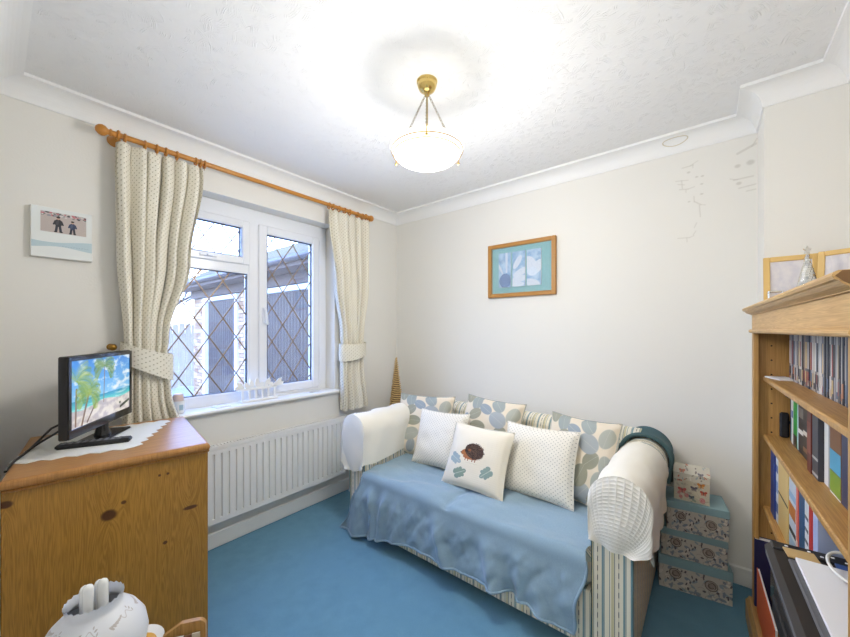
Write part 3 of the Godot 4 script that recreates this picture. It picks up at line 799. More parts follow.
# ------------------------------------------------------------------ bookcase (local x: depth, local z: along the wall)
const BO := Vector3(2.508, 0, 0.267)
const BT := 1.9
func bc(x, y, z):
	var th = deg_to_rad(BT)
	return BO + Vector3(x * cos(th) + z * sin(th), y, -x * sin(th) + z * cos(th))
const BL := 1.27
const BD := 0.236
const SH1 := 1.122
const SH2 := 0.863
const SH3 := 0.545
func build_bookcase():
	var t = thing("bookcase", "wide pine bookcase with moulded cornice against the right wall", "bookcase", BO, deg_to_rad(BT))
	for z in [0.0, BL - 0.02]: part(t, "side_panel", span(Vector3(0.02, 0.10, z), Vector3(BD - 0.006, 1.395, z + 0.02)), M.pine_v)
	part(t, "back_panel", span(Vector3(BD - 0.006, 0.02, 0.0), Vector3(BD, 1.395, BL)), M.pine_v)
	for z in [0.0, BL - 0.045]: part(t, "stile", span(Vector3(0.0, 0.10, z), Vector3(0.02, 1.325, z + 0.045), 0.003), M.pine_v)
	part(t, "frieze", span(Vector3(0.0, 1.325, 0.0), Vector3(0.02, 1.398, BL), 0.001), M.pine_u)
	var s = Soup.new()
	s.prism(PackedVector2Array([Vector2(0.0, 1.317), Vector2(0.0, 1.333), Vector2(-0.007, 1.333), Vector2(-0.011, 1.329), Vector2(-0.012, 1.324), Vector2(-0.009, 1.319), Vector2(-0.004, 1.317)]), -0.001, BL + 0.008)
	part(t, "moulding", s, M.pine_u)
	s = Soup.new()
	s.prism(PackedVector2Array([Vector2(BD, 1.398), Vector2(BD, 1.432), Vector2(-0.026, 1.432), Vector2(-0.032, 1.429), Vector2(-0.034, 1.423), Vector2(-0.031, 1.417), Vector2(-0.026, 1.415), Vector2(-0.024, 1.412), Vector2(-0.019, 1.407), Vector2(-0.011, 1.403), Vector2(-0.005, 1.400), Vector2(-0.005, 1.398)]), -0.001, BL + 0.024)
	part(t, "cornice", s, M.pine_u)
	s = Soup.new()
	s.prism(PackedVector2Array([Vector2(BD - 0.01, 1.400), Vector2(BD - 0.01, 1.431), Vector2(-0.022, 1.431), Vector2(-0.030, 1.423), Vector2(-0.020, 1.412), Vector2(-0.005, 1.402)]), BL + 0.024, BL + 0.0255)
	part(t, "cornice_end", s, M.pine_end, "dark end grain of the cornice")
	for y in [SH1, SH2, SH3]:
		s = Soup.new(); s.box(Vector3((0.034 + BD - 0.006) / 2, y - 0.01, BL / 2), Vector3(BD - 0.041, 0.020, BL - 0.041), 0.004)
		part(t, "shelf", s, M.pine_shelf)
	part(t, "bottom_shelf", span(Vector3(0.0, 0.082, 0.02), Vector3(BD - 0.006, 0.10, BL - 0.02)), M.pine_shelf)
	s = Soup.new()
	s.prism(PackedVector2Array([Vector2(0.0, 0.0), Vector2(0.0, 0.104), Vector2(-0.010, 0.104), Vector2(-0.014, 0.094), Vector2(-0.022, 0.084), Vector2(-0.022, 0.0)]), -0.001, BL + 0.012)
	part(t, "plinth", s, M.pine_u)
	for z in [0.0203, BL - 0.0203]:
		for k in 16:
			var y = 0.30 + k * 0.064
			s = Soup.new(); s.tube([Vector3(0.062, y, z), Vector3(0.062, y, z + (0.0004 if z < 0.5 else -0.0004))], 0.0036, 8); part(t, "pin_hole", s, M.black_hole)

# ------------------------------------------------------------------ books and films
func book(n, label, z0, z1, x0, depth, y, h, c, band = null, group = "", tilt = 0.0):
	var w = z1 - z0 - 0.001
	var o = thing(n, label, "book", bc(x0, y, (z0 + z1) / 2), deg_to_rad(BT), group)
	var m = StandardMaterial3D.new(); m.albedo_color = c; m.roughness = 0.45
	var s = Soup.new()
	s.box(Vector3(0.0015, h / 2, 0), Vector3(0.003, h, w), 0.001)
	for sg in [-1, 1]: s.box(Vector3(depth / 2 + 0.001, h / 2, sg * (w / 2 - 0.001)), Vector3(depth - 0.002, h, 0.002))
	part(o, "cover", s, m)
	part(o, "pages", sbox(Vector3(depth / 2 + 0.001, h / 2, 0), Vector3(depth - 0.008, h - 0.006, w - 0.005)), M.paper_white)
	if band != null:
		for q in band:     # printed panels on the spine: [low, high, colour]
			var bm = StandardMaterial3D.new(); bm.albedo_color = q[2]; bm.roughness = 0.45
			part(o, "spine_label", span(Vector3(-0.0004, h * q[0], -w / 2 + 0.0012), Vector3(0.0004, h * q[1], w / 2 - 0.0012)), bm)
	if tilt != 0.0: o.rotation.x = tilt
	return o
func build_books():
	# films on the top shelf
	var cols = [col(70, 70, 80), col(190, 188, 186), col(120, 116, 118), col(48, 52, 66), col(206, 200, 190), col(92, 84, 84), col(160, 158, 164), col(36, 36, 42), col(140, 122, 112), col(176, 184, 192), col(84, 94, 112), col(214, 210, 206)]
	var acc = [col(200, 190, 180), col(60, 60, 70), col(180, 120, 90), col(230, 228, 224), col(90, 110, 140), col(150, 60, 60), col(40, 40, 44), col(206, 180, 130)]
	var names = ["dark slate", "pale grey", "mid grey", "navy", "cream", "umber grey", "silver grey", "black", "tan", "pale blue", "steel blue", "off white"]
	var cm = []; var am = []
	for c in cols:
		var m = StandardMaterial3D.new(); m.albedo_color = c; m.roughness = 0.35; cm.append(m)
	for c in acc:
		var m = StandardMaterial3D.new(); m.albedo_color = c; m.roughness = 0.4; am.append(m)
	var body = sbox(Vector3(0.0655, 0.095, 0), Vector3(0.115, 0.19, 0.0136), 0.001).mesh()
	var spine = sbox(Vector3(0.004, 0.095, 0), Vector3(0.008, 0.19, 0.0138), 0.002).mesh()
	var labs = [span(Vector3(-0.0005, 0.02, -0.0055), Vector3(0.0005, 0.06, 0.0055)).mesh(), span(Vector3(-0.0005, 0.07, -0.005), Vector3(0.0005, 0.165, 0.005)).mesh(), span(Vector3(-0.0005, 0.01, -0.0055), Vector3(0.0005, 0.03, 0.0055)).mesh()]
	var z = 0.085
	for k in 64:
		var c = rng.randi() % cols.size()
		var o = thing("film_case", "slim film case with %s spine in the packed top shelf row" % names[c], "film case", bc(0.106 + 0.004 * rng.randf(), SH1, z), deg_to_rad(BT), "film cases on the top shelf")
		part(o, "case", body, cm[7]); part(o, "spine", spine, cm[c])
		for l in 1 + rng.randi() % 3: part(o, "spine_label", labs[(l + k) % 3], am[rng.randi() % acc.size()])
		z += 0.0144
	# second shelf
	book("notebook", "slim black notebook at the end of the middle book shelf", 0.050, 0.068, 0.115, 0.11, SH2, 0.20, col(34, 36, 44))
	book("paperback", "dark blue paperback beside the slim black notebook", 0.070, 0.098, 0.112, 0.11, SH2, 0.205, col(40, 52, 66))
	book("paperback", "pale turquoise thin paperback on the middle shelf", 0.100, 0.118, 0.110, 0.11, SH2, 0.20, col(120, 176, 186), [[0.5, 0.9, col(230, 236, 236)]])
	book("paperback", "white paperback with blue lettering band beside the green book", 0.120, 0.150, 0.108, 0.11, SH2, 0.195, col(226, 226, 220), [[0.55, 0.7, col(70, 100, 170)]])
	book("paperback", "bright green paperback with black foot on the middle shelf", 0.152, 0.215, 0.108, 0.11, SH2, 0.20, col(40, 160, 70), [[0.0, 0.24, col(40, 34, 30)], [0.9, 1.0, col(230, 230, 226)]])
	book("paperback", "narrow pale blue paperback beside the green book", 0.217, 0.240, 0.108, 0.11, SH2, 0.19, col(180, 208, 216))
	book("hardback", "thick black hardback with white band on the middle shelf", 0.242, 0.318, 0.107, 0.115, SH2, 0.205, col(38, 36, 38), [[0.36, 0.44, col(226, 222, 216)], [0.66, 0.84, col(110, 104, 100)]])
	book("hardback", "thick charcoal hardback with cream title beside the banded one", 0.320, 0.402, 0.106, 0.115, SH2, 0.20, col(46, 42, 42), [[0.42, 0.5, col(222, 214, 200)], [0.12, 0.2, col(140, 100, 70)]])
	book("paperback", "slim pale teal paperback beside the charcoal hardback", 0.404, 0.420, 0.105, 0.11, SH2, 0.19, col(150, 190, 196))
	book("paperback", "thick cream paperback with small dark lettering", 0.422, 0.478, 0.104, 0.11, SH2, 0.19, col(226, 220, 206), [[0.08, 0.28, col(120, 116, 110)]])
	book("hardback", "maroon hardback pulled forward on the middle shelf", 0.482, 0.530, 0.086, 0.13, SH2, 0.205, col(96, 38, 32), [[0.3, 0.8, col(130, 66, 50)]])
	book("hardback", "slate grey hardback beside the maroon one", 0.533, 0.598, 0.088, 0.125, SH2, 0.195, col(60, 62, 72), [[0.04, 0.08, col(180, 180, 180)], [0.3, 0.34, col(180, 180, 180)]])
	book("paperback", "white paperback beside the slate grey hardback", 0.602, 0.640, 0.100, 0.115, SH2, 0.195, col(228, 226, 222))
	book("paperback", "silver grey slim paperback beside a colourful cookery book", 0.642, 0.664, 0.100, 0.115, SH2, 0.19, col(150, 148, 150))
	book("paperback", "colourful paperback with brown, blue and green bands", 0.666, 0.760, 0.098, 0.115, SH2, 0.19, col(120, 76, 40), [[0.0, 0.02, col(230, 230, 226)], [0.03, 0.34, col(128, 160, 48)], [0.35, 0.66, col(70, 160, 196)]])
	book("hardback", "navy hardback next to the colourful banded paperback", 0.763, 0.815, 0.098, 0.12, SH2, 0.20, col(40, 50, 84))
	book("paperback", "orange paperback toward the end of the middle shelf", 0.818, 0.855, 0.10, 0.11, SH2, 0.18, col(206, 120, 56))
	# lower shelf
	book("ring_binder", "royal blue ring binder on the lower shelf", 0.075, 0.160, 0.052, 0.165, SH3, 0.285, col(38, 62, 132))
	book("brochure", "white and blue brochure beside the royal blue binder", 0.164, 0.208, 0.056, 0.165, SH3, 0.272, col(222, 226, 232), [[0.15, 0.3, col(60, 90, 160)], [0.45, 0.62, col(120, 150, 200)], [0.75, 0.86, col(60, 90, 160)]])
	book("box_file", "cream box file closed with a black strap", 0.212, 0.385, 0.056, 0.165, SH3, 0.285, col(224, 192, 124), [[0.475, 0.50, col(40, 32, 28)]])
	book("picture_book", "white and blue picture book with orange figure on its spine", 0.392, 0.492, 0.058, 0.165, SH3, 0.282, col(206, 216, 226), [[0.45, 0.62, col(200, 120, 50)], [0.25, 0.31, col(40, 40, 44)], [0.05, 0.2, col(160, 190, 214)], [0.68, 0.76, col(150, 184, 210)]])
	book("magazine", "coral pink thin magazine beside the picture book", 0.495, 0.520, 0.058, 0.165, SH3, 0.275, col(226, 110, 90), [[0.2, 0.3, col(240, 200, 180)]])
	book("notebook", "deep blue notebook with wire spiral edge", 0.524, 0.592, 0.060, 0.16, SH3, 0.27, col(36, 84, 124))
	book("notebook", "white wire bound notebook on the lower shelf", 0.596, 0.640, 0.060, 0.16, SH3, 0.262, col(216, 220, 222), [[0.06, 0.1, col(90, 94, 100)], [0.2, 0.24, col(90, 94, 100)], [0.34, 0.38, col(90, 94, 100)], [0.48, 0.52, col(90, 94, 100)], [0.62, 0.66, col(90, 94, 100)], [0.76, 0.8, col(90, 94, 100)]])
	book("paperback", "scarlet book between the wire notebook and lilac book", 0.644, 0.684, 0.060, 0.16, SH3, 0.26, col(196, 50, 46))
	book("paperback", "lilac blue book on the lower shelf", 0.688, 0.735, 0.060, 0.16, SH3, 0.255, col(176, 190, 224))
	# bottom compartment
	book("atlas", "tall navy atlas standing at the end of the bottom shelf", 0.0215, 0.058, 0.002, 0.20, 0.10, 0.30, col(34, 34, 78))
	var mg = thing("magazine", "orange covered magazine standing on the bottom shelf", "magazine", bc(0.012, 0.1002, 0.29), deg_to_rad(BT))
	part(mg, "cover", sbox(Vector3(-0.0045, 0.095, 0.0), Vector3(0.002, 0.19, 0.40)), mat("magazine_orange", col(224, 98, 46), 0.4))
	part(mg, "pages", sbox(Vector3(0.000, 0.094, 0.0), Vector3(0.006, 0.186, 0.396)), M.paper_white)
	# black cap lying on the books, loose papers on the film shelf, cable
	var s = Soup.new()
	s.lathe([Vector2(0, 0), Vector2(0.062, 0.0), Vector2(0.068, 0.004), Vector2(0.060, 0.010), Vector2(0.050, 0.022), Vector2(0.030, 0.030), Vector2(0, 0.032)], 28)
	solo("lens_pouch", s, M.black_plastic, "round black pouch lying on top of the books", "pouch", bc(0.136, SH2 + 0.2055, 0.26), 0.0)
	solo("folded_note", sbox(Vector3(0, 0.003, 0), Vector3(0.07, 0.006, 0.12), 0.001), M.paper_white, "small folded white note on the top shelf by the film cases", "paper", bc(0.085, SH1, 0.10), 0.3)
	s = Soup.new(); s.tube([bc(0.10, SH2 + 0.09, 0.026), bc(0.13, SH2 + 0.05, 0.028), bc(0.16, SH2 + 0.02, 0.034), bc(0.19, SH2 + 0.006, 0.040), bc(0.21, SH2 + 0.006, 0.045)], 0.004, 8)
	solo("black_lead", s, M.black_plastic, "short black lead hanging at the end of the middle shelf", "cable")
	s = Soup.new(); s.box(Vector3(0, 0.055, 0), Vector3(0.03, 0.11, 0.015), 0.006)
	solo("glasses_case", s, M.black_plastic, "small black case standing beside the slim notebook", "case", bc(0.10, SH2, 0.036), deg_to_rad(BT))

# ------------------------------------------------------------------ printer and what lies on it
func build_printer():
	var y0 = SH3 + 0.0005
	var zc = 0.985
	var p = thing("printer", "black printer scanner jutting out of the lower bookcase shelf", "printer", bc(0.075, y0, zc), deg_to_rad(BT))
	part(p, "body", sbox(Vector3(0.004, 0.068, 0.0), Vector3(0.240, 0.136, 0.440), 0.012), M.black_gloss)
	part(p, "scanner_lid", sbox(Vector3(0.0, 0.152, 0.0), Vector3(0.256, 0.034, 0.450), 0.012), M.printer_top)
	part(p, "silver_edge", sbox(Vector3(-0.122, 0.150, 0.01), Vector3(0.014, 0.020, 0.41), 0.005), M.grey_plastic)
	part(p, "control_panel", sbox(Vector3(0.002, 0.170, -0.195), Vector3(0.236, 0.008, 0.046), 0.003), M.black_plastic)
	for k in 9: part(p, "button", sbox(Vector3(-0.085 + k * 0.022, 0.1745, -0.20 + 0.012 * (k % 2)), Vector3(0.007, 0.003, 0.005), 0.001), M.paper_white)
	part(p, "paper_slot", sbox(Vector3(-0.1165, 0.085, 0.02), Vector3(0.006, 0.035, 0.30), 0.002), M.black_plastic)
	part(p, "paper_tray", sbox(Vector3(-0.118, 0.035, 0.02), Vector3(0.008, 0.05, 0.32), 0.003), M.black_plastic)
	part(p, "front_trim", sbox(Vector3(-0.1175, 0.112, -0.10), Vector3(0.004, 0.010, 0.09), 0.001), M.grey_plastic)
	var yt = y0 + 0.1695
	var th = deg_to_rad(BT)
	solo("document_tray", sbox(Vector3(0, 0.004, 0), Vector3(0.205, 0.008, 0.335), 0.003), M.grey_plastic, "grey rimmed tray lying on the printer lid", "tray", bc(0.084, yt, 1.028), th)
	solo("paper_stack", sbox(Vector3(0, 0.004, 0), Vector3(0.192, 0.008, 0.330), 0.001), M.paper_white, "stack of white paper on the printer", "paper", bc(0.091, yt + 0.0082, 1.028), th)
	solo("kraft_envelope", sbox(Vector3(0, 0.002, 0), Vector3(0.062, 0.004, 0.050), 0.001), M.kraft, "small brown envelope lying on the printer by its buttons", "envelope", bc(0.012, yt + 0.0055, 0.826), th + 0.08)
	solo("blue_folder", sbox(Vector3(0, 0.002, 0), Vector3(0.080, 0.004, 0.030), 0.001), mat("folder_blue", col(50, 84, 150), 0.4), "small blue card folder edge on the printer lid", "folder", bc(0.112, yt + 0.0055, 0.838), th - 0.05)
	var s = Soup.new()
	var pts = []
	for k in 30:
		var a = k / 29.0 * TAU * 1.25
		pts.append(bc(0.085 + 0.032 * cos(a) - 0.0006 * k, yt + 0.021 + 0.0016 * k, 0.905 + 0.06 * sin(a)))
	pts.append(bc(0.10, yt + 0.085, 0.84)); pts.append(bc(0.14, yt + 0.10, 0.80)); pts.append(bc(0.19, yt + 0.06, 0.775)); pts.append(bc(0.21, yt + 0.01, 0.77))
	s.tube(pts, 0.0034, 8)
	solo("white_cable", s, M.cable_white, "white cable looped on top of the paper stack", "cable")

# ------------------------------------------------------------------ curtains
func curtain(n, label, keys, folds, uvw, seed_):
	var s = Soup.new()
	var ph = seed_ * 1.7
	var top = keys[0][0]; var bot = keys[keys.size() - 1][0]
	var nz = noise(seed_, 1.2, 2)
	var f = func(u, v):
		var y = lerpf(top, bot, v)
		var i = 0
		while i < keys.size() - 2 and y < keys[i + 1][0]: i += 1
		var k = clampf((keys[i][0] - y) / (keys[i][0] - keys[i + 1][0]), 0, 1)
		var e = k * k * (3 - 2 * k)
		var za = lerpf(keys[i][1], keys[i + 1][1], e); var zb = lerpf(keys[i][2], keys[i + 1][2], e); var am = lerpf(keys[i][3], keys[i + 1][3], e)
		var uu = u + 0.025 * nz.get_noise_2d(u * 3.0, v * 1.5)
		var w = sin(uu * TAU * folds + ph) + 0.35 * sin(uu * TAU * folds * 1.73 + ph * 2.0 + v * 2.0)
		var z = lerpf(za, zb, u) + 0.010 * cos(uu * TAU * folds + ph) * (1 if am > 0.01 else 0)
		return Vector3(0.078 + am * w, y, z)
	s.grid(int(folds * 16), 56, f, uvw / 0.10, (top - bot) / 0.10, false)
	var o = solo(n, s, M.curtain, label, "curtain")
	return f
func tie_band(label, zc, hw, yc, slope, hook_z, hook_y):
	var s = Soup.new()
	for lay in [0.0, 0.003]:
		s.grid(48, 4, func(u, v):
			var a = u * TAU
			var z = zc + (hw + lay) * cos(a); var x = 0.080 + (0.062 + lay) * sin(a)
			var hh = 0.060 - 0.010 * cos(a) * sign(slope)
			return Vector3(max(x, 0.012), yc + slope * (z - zc) + (0.5 - v) * 2.0 * hh - 0.010 * sin(a), z), 5.5, 1.2, lay > 0.0)
	var o = solo("curtain_tieback", s, M.curtain, label, "tieback")
	var k = Soup.new(); k.lathe([Vector2(0, 0), Vector2(0.016, 0.001), Vector2(0.016, 0.005), Vector2(0.006, 0.008), Vector2(0.005, 0.04), Vector2(0.014, 0.046), Vector2(0.017, 0.056), Vector2(0.012, 0.066), Vector2(0, 0.069)], 16, Vector3.ZERO, Basis(Vector3(0, 0, 1), -PI / 2))
	return k
func build_curtains():
	curtain("curtain", "cream sprigged curtain hanging behind the television, tied back", [[2.262, 2.085, 1.688, 0.018], [2.20, 2.088, 1.685, 0.024], [1.70, 2.075, 1.752, 0.034], [1.30, 2.045, 1.850, 0.030], [1.17, 2.035, 1.862, 0.026], [1.02, 2.045, 1.838, 0.030], [0.70, 2.065, 1.765, 0.036]], 6.5, 0.9, 2)
	curtain("curtain", "cream sprigged curtain hanging above the sofa arm, tied back", [[2.262, 0.845, 0.405, 0.018], [2.20, 0.845, 0.402, 0.024], [1.70, 0.775, 0.430, 0.034], [1.28, 0.715, 0.482, 0.030], [1.17, 0.705, 0.490, 0.026], [1.02, 0.715, 0.476, 0.030], [0.685, 0.712, 0.430, 0.034]], 5.5, 0.9, 5)
	var k = tie_band("sprigged fabric tieback round the curtain behind the television", 1.950, 0.108, 1.175, 0.42, 0, 0)
	solo("tieback_hook", k, M.brass_dull, "brass tieback knob on the wall beside the television", "hook", Vector3(0.001, 1.245, 2.085))
	tie_band("sprigged fabric tieback round the curtain above the sofa arm", 0.598, 0.128, 1.165, -0.10, 0, 0)
	# pole
	var p = thing("curtain_pole", "round honey wooden curtain pole with acorn ends above the window", "pole", Vector3(0.09, 2.290, 1.27))
	var s = Soup.new(); s.tube([Vector3(0, 0, -0.83), Vector3(0, 0, 0), Vector3(0, 0, 0.83)], 0.0135, 16); part(p, "rod", s, M.pole_wood)
	for sg in [-1, 1]:
		s = Soup.new(); s.lathe([Vector2(0, 0), Vector2(0.017, 0.0), Vector2(0.018, 0.006), Vector2(0.012, 0.010), Vector2(0.014, 0.014), Vector2(0.023, 0.024), Vector2(0.026, 0.036), Vector2(0.022, 0.048), Vector2(0.012, 0.058), Vector2(0, 0.061)], 20, Vector3(0, 0, sg * 0.825), Basis(Vector3(1, 0, 0), sg * PI / 2))
		part(p, "finial", s, M.pole_wood)
		s = Soup.new(); s.tube([Vector3(-0.09, 0, sg * 0.80), Vector3(-0.05, 0, sg * 0.80), Vector3(-0.012, 0, sg * 0.80)], [0.030, 0.014, 0.014], 14)
		var cup = []
		for q in 24: cup.append(Vector3(0.018 * cos(q * TAU / 24), 0.018 * sin(q * TAU / 24), sg * 0.80))
		s.tube(cup, 0.006, 6, true)
		part(p, "bracket", s, M.pole_wood)
	# rings
	var first = null
	for z in [2.045, 1.965, 1.915, 1.875, 1.825, 1.735, 1.712, 1.690, 0.836, 0.800, 0.745, 0.690, 0.640, 0.560, 0.505, 0.455, 0.430]:
		var pts = []
		for q in 24: pts.append(Vector3(0.020 * cos(q * TAU / 24), 0.020 * sin(q * TAU / 24), 0))
		var o = thing("curtain_ring", ("honey wooden ring holding the curtain behind the television" if z > 1.3 else "honey wooden ring holding the curtain above the sofa arm"), "curtain ring", Vector3(0.09, 2.2835, z), 0.0, "wooden curtain rings on the pole")
		if first == null:
			var a = Soup.new(); a.tube(pts, 0.0048, 8, true)
			var b = Soup.new(); b.tube([Vector3(0, -0.024, 0), Vector3(0, -0.030, 0.002), Vector3(0, -0.034, 0)], 0.0016, 6)
			first = [a.mesh(), b.mesh()]
		part(o, "ring", first[0], M.pole_wood); part(o, "eye", first[1], M.brass_dull)

# ------------------------------------------------------------------ radiator
func build_radiator():
	var z0 = 0.638; var z1 = 1.80; var y0 = 0.168; var y1 = 0.636
	var t = thing("radiator", "white ribbed panel radiator under the window", "radiator")
	var s = Soup.new()
	var n = int((z1 - z0 - 0.04) / 0.042)
	var prof = []
	for k in n:
		var c = z0 + 0.02 + k * 0.042
		prof.append_array([[c + 0.001, 0.064], [c + 0.004, 0.052], [c + 0.012, 0.051], [c + 0.016, 0.064], [c + 0.040, 0.064]])
	for k in prof.size() - 1:
		var a = prof[k]; var b = prof[k + 1]
		s.quad(Vector3(b[1], y0 + 0.032, b[0]), Vector3(a[1], y0 + 0.032, a[0]), Vector3(a[1], y1 - 0.045, a[0]), Vector3(b[1], y1 - 0.045, b[0]))
	s.box(Vector3(0.0575, y0 + 0.018, (z0 + z1) / 2), Vector3(0.013, 0.036, z1 - z0), 0.004)
	s.box(Vector3(0.0575, y1 - 0.035, (z0 + z1) / 2), Vector3(0.013, 0.030, z1 - z0), 0.004)
	s.box(Vector3(0.0575, (y0 + y1) / 2, z0 + 0.011), Vector3(0.013, y1 - y0, 0.022), 0.003); s.box(Vector3(0.0575, (y0 + y1) / 2, z1 - 0.011), Vector3(0.013, y1 - y0, 0.022), 0.003)
	part(t, "front_panel", s, M.radiator_enamel)
	part(t, "rear_panel", span(Vector3(0.022, y0 + 0.01, z0 + 0.01), Vector3(0.034, y1 - 0.02, z1 - 0.01)), M.radiator_enamel)
	s = Soup.new()
	s.box(Vector3(0.0655, y1 - 0.010, (z0 + z1) / 2), Vector3(0.004, 0.022, z1 - z0 + 0.004), 0.001); s.box(Vector3(0.021, y1 - 0.010, (z0 + z1) / 2), Vector3(0.004, 0.022, z1 - z0 + 0.004), 0.001)
	for k in 60: s.box(Vector3(0.043, y1 - 0.003, z0 + (k + 0.5) * (z1 - z0) / 60), Vector3(0.045, 0.004, 0.009))
	part(t, "top_grille", s, M.radiator_enamel)
	for z in [z0, z1]: part(t, "end_panel", sbox(Vector3(0.044, (y0 + y1) / 2 + 0.01, z), Vector3(0.044, y1 - y0 - 0.02, 0.003), 0.001), M.radiator_enamel)
	for z in [z0 + 0.2, z1 - 0.2]: part(t, "wall_bracket", span(Vector3(0.001, 0.25, z - 0.015), Vector3(0.024, 0.55, z + 0.015)), M.radiator_enamel)
	s = Soup.new(); s.tube([Vector3(0.045, y0 + 0.02, z0 - 0.004), Vector3(0.045, y0 + 0.02, z0 - 0.03), Vector3(0.045, 0.12, z0 - 0.036), Vector3(0.045, 0.0, z0 - 0.036)], 0.0075, 10)
	s.lathe([Vector2(0.012, 0), Vector2(0.016, 0.01), Vector2(0.016, 0.035), Vector2(0.010, 0.045), Vector2(0, 0.046)], 14, Vector3(0.045, y0 + 0.01, z0 - 0.03))
	part(t, "valve_pipe", s, M.radiator_enamel)
	rebase(t, Vector3(0.045, 0.0, (z0 + z1) / 2))

# ------------------------------------------------------------------ ceiling pendant
func build_pendant():
	var c = Vector3(1.383, HC, 1.251)
	var t = thing("pendant_light", "white glass bowl pendant hung on brass chains from the ceiling", "ceiling lamp", c)
	var s = Soup.new()
	s.lathe([Vector2(0.0, -0.066), Vector2(0.010, -0.064), Vector2(0.012, -0.054), Vector2(0.022, -0.048), Vector2(0.034, -0.038), Vector2(0.041, -0.024), Vector2(0.043, -0.014), Vector2(0.038, -0.011), Vector2(0.045, -0.007), Vector2(0.046, 0.0)], 32)
	part(t, "ceiling_rose", s, M.brass)
	s = Soup.new(); s.tube([Vector3(0, -0.07, 0), Vector3(0, -0.16, 0), Vector3(0, -0.25, 0)], 0.0042, 10)
	s.lathe([Vector2(0, -0.29), Vector2(0.012, -0.29), Vector2(0.014, -0.27), Vector2(0.012, -0.25), Vector2(0.004, -0.245)], 14)
	part(t, "stem", s, M.brass)
	var yr = -0.300
	s = Soup.new()
	var P = []
	for k in 13:
		var a = PI / 2 * k / 12.0
		P.append(Vector2(0.158 * sin(a), yr - 0.072 * cos(a)))
	P.append_array([Vector2(0.163, yr + 0.004), Vector2(0.162, yr + 0.010), Vector2(0.154, yr + 0.012), Vector2(0.150, yr + 0.006)])
	for k in 8:
		var a = PI / 2 * (1.0 - (k + 1) / 8.0)
		P.append(Vector2(0.150 * sin(a), yr + 0.004 - 0.066 * cos(a)))
	s.lathe(P, 48)
	part(t, "glass_bowl", s, M.lamp_glass)
	s = Soup.new(); s.lathe([Vector2(0, yr - 0.045), Vector2(0.022, yr - 0.040), Vector2(0.034, yr - 0.020), Vector2(0.036, yr - 0.004), Vector2(0.028, yr + 0.012), Vector2(0.013, yr + 0.024), Vector2(0, yr + 0.026)], 20); part(t, "bulb", s, M.bulb_glow)
	for q in [[0.148, 0.36], [0.157, 0.12]]:
		s = Soup.new(); var pts = []
		var sinv = q[0] / 0.158
		for k in 60: pts.append(Vector3(q[0] * cos(k * TAU / 60) * 1.006, yr - 0.072 * sqrt(max(0.0, 1 - sinv * sinv)) - 0.001, q[0] * sin(k * TAU / 60) * 1.006))
		s.tube(pts, 0.0022, 5, true); part(t, "brass_line", s, M.brass_dull)
	for k in 3:
		var a = deg_to_rad(52.0 + 120.0 * k)
		var d = Vector3(cos(a), 0, sin(a))
		var p0 = Vector3(0, -0.062, 0) + d * 0.012; var p1 = d * 0.163 + Vector3(0, yr + 0.014, 0)
		var n = 20
		s = Soup.new()
		for i in n:
			var cc = p0.lerp(p1, (i + 0.5) / n); var ax = (p1 - p0).normalized()
			var sd = ax.cross(Vector3.UP).normalized()
			if i % 2: sd = ax.cross(sd).normalized()
			var lk = []
			for j in 10:
				var b = TAU * j / 10
				lk.append(cc + ax * 0.0085 * cos(b) + sd * 0.0042 * sin(b))
			s.tube(lk, 0.0012, 4, true)
		part(t, "chain", s, M.chain_metal)
		s = Soup.new()
		s.tube([d * 0.166 + Vector3(0, yr + 0.014, 0), d * 0.171 + Vector3(0, yr, 0), d * 0.168 + Vector3(0, yr - 0.018, 0)], 0.0022, 6)
		s.lathe([Vector2(0, -0.009), Vector2(0.005, -0.006), Vector2(0.0065, 0), Vector2(0.004, 0.005), Vector2(0, 0.006)], 10, d * 0.168 + Vector3(0, yr - 0.024, 0))
		part(t, "bowl_hook", s, M.brass)
	lamp_light("pendant_light_source", c + Vector3(0, yr - 0.15, 0), 0.57, Color(1.0, 0.99, 0.98), 0.14)

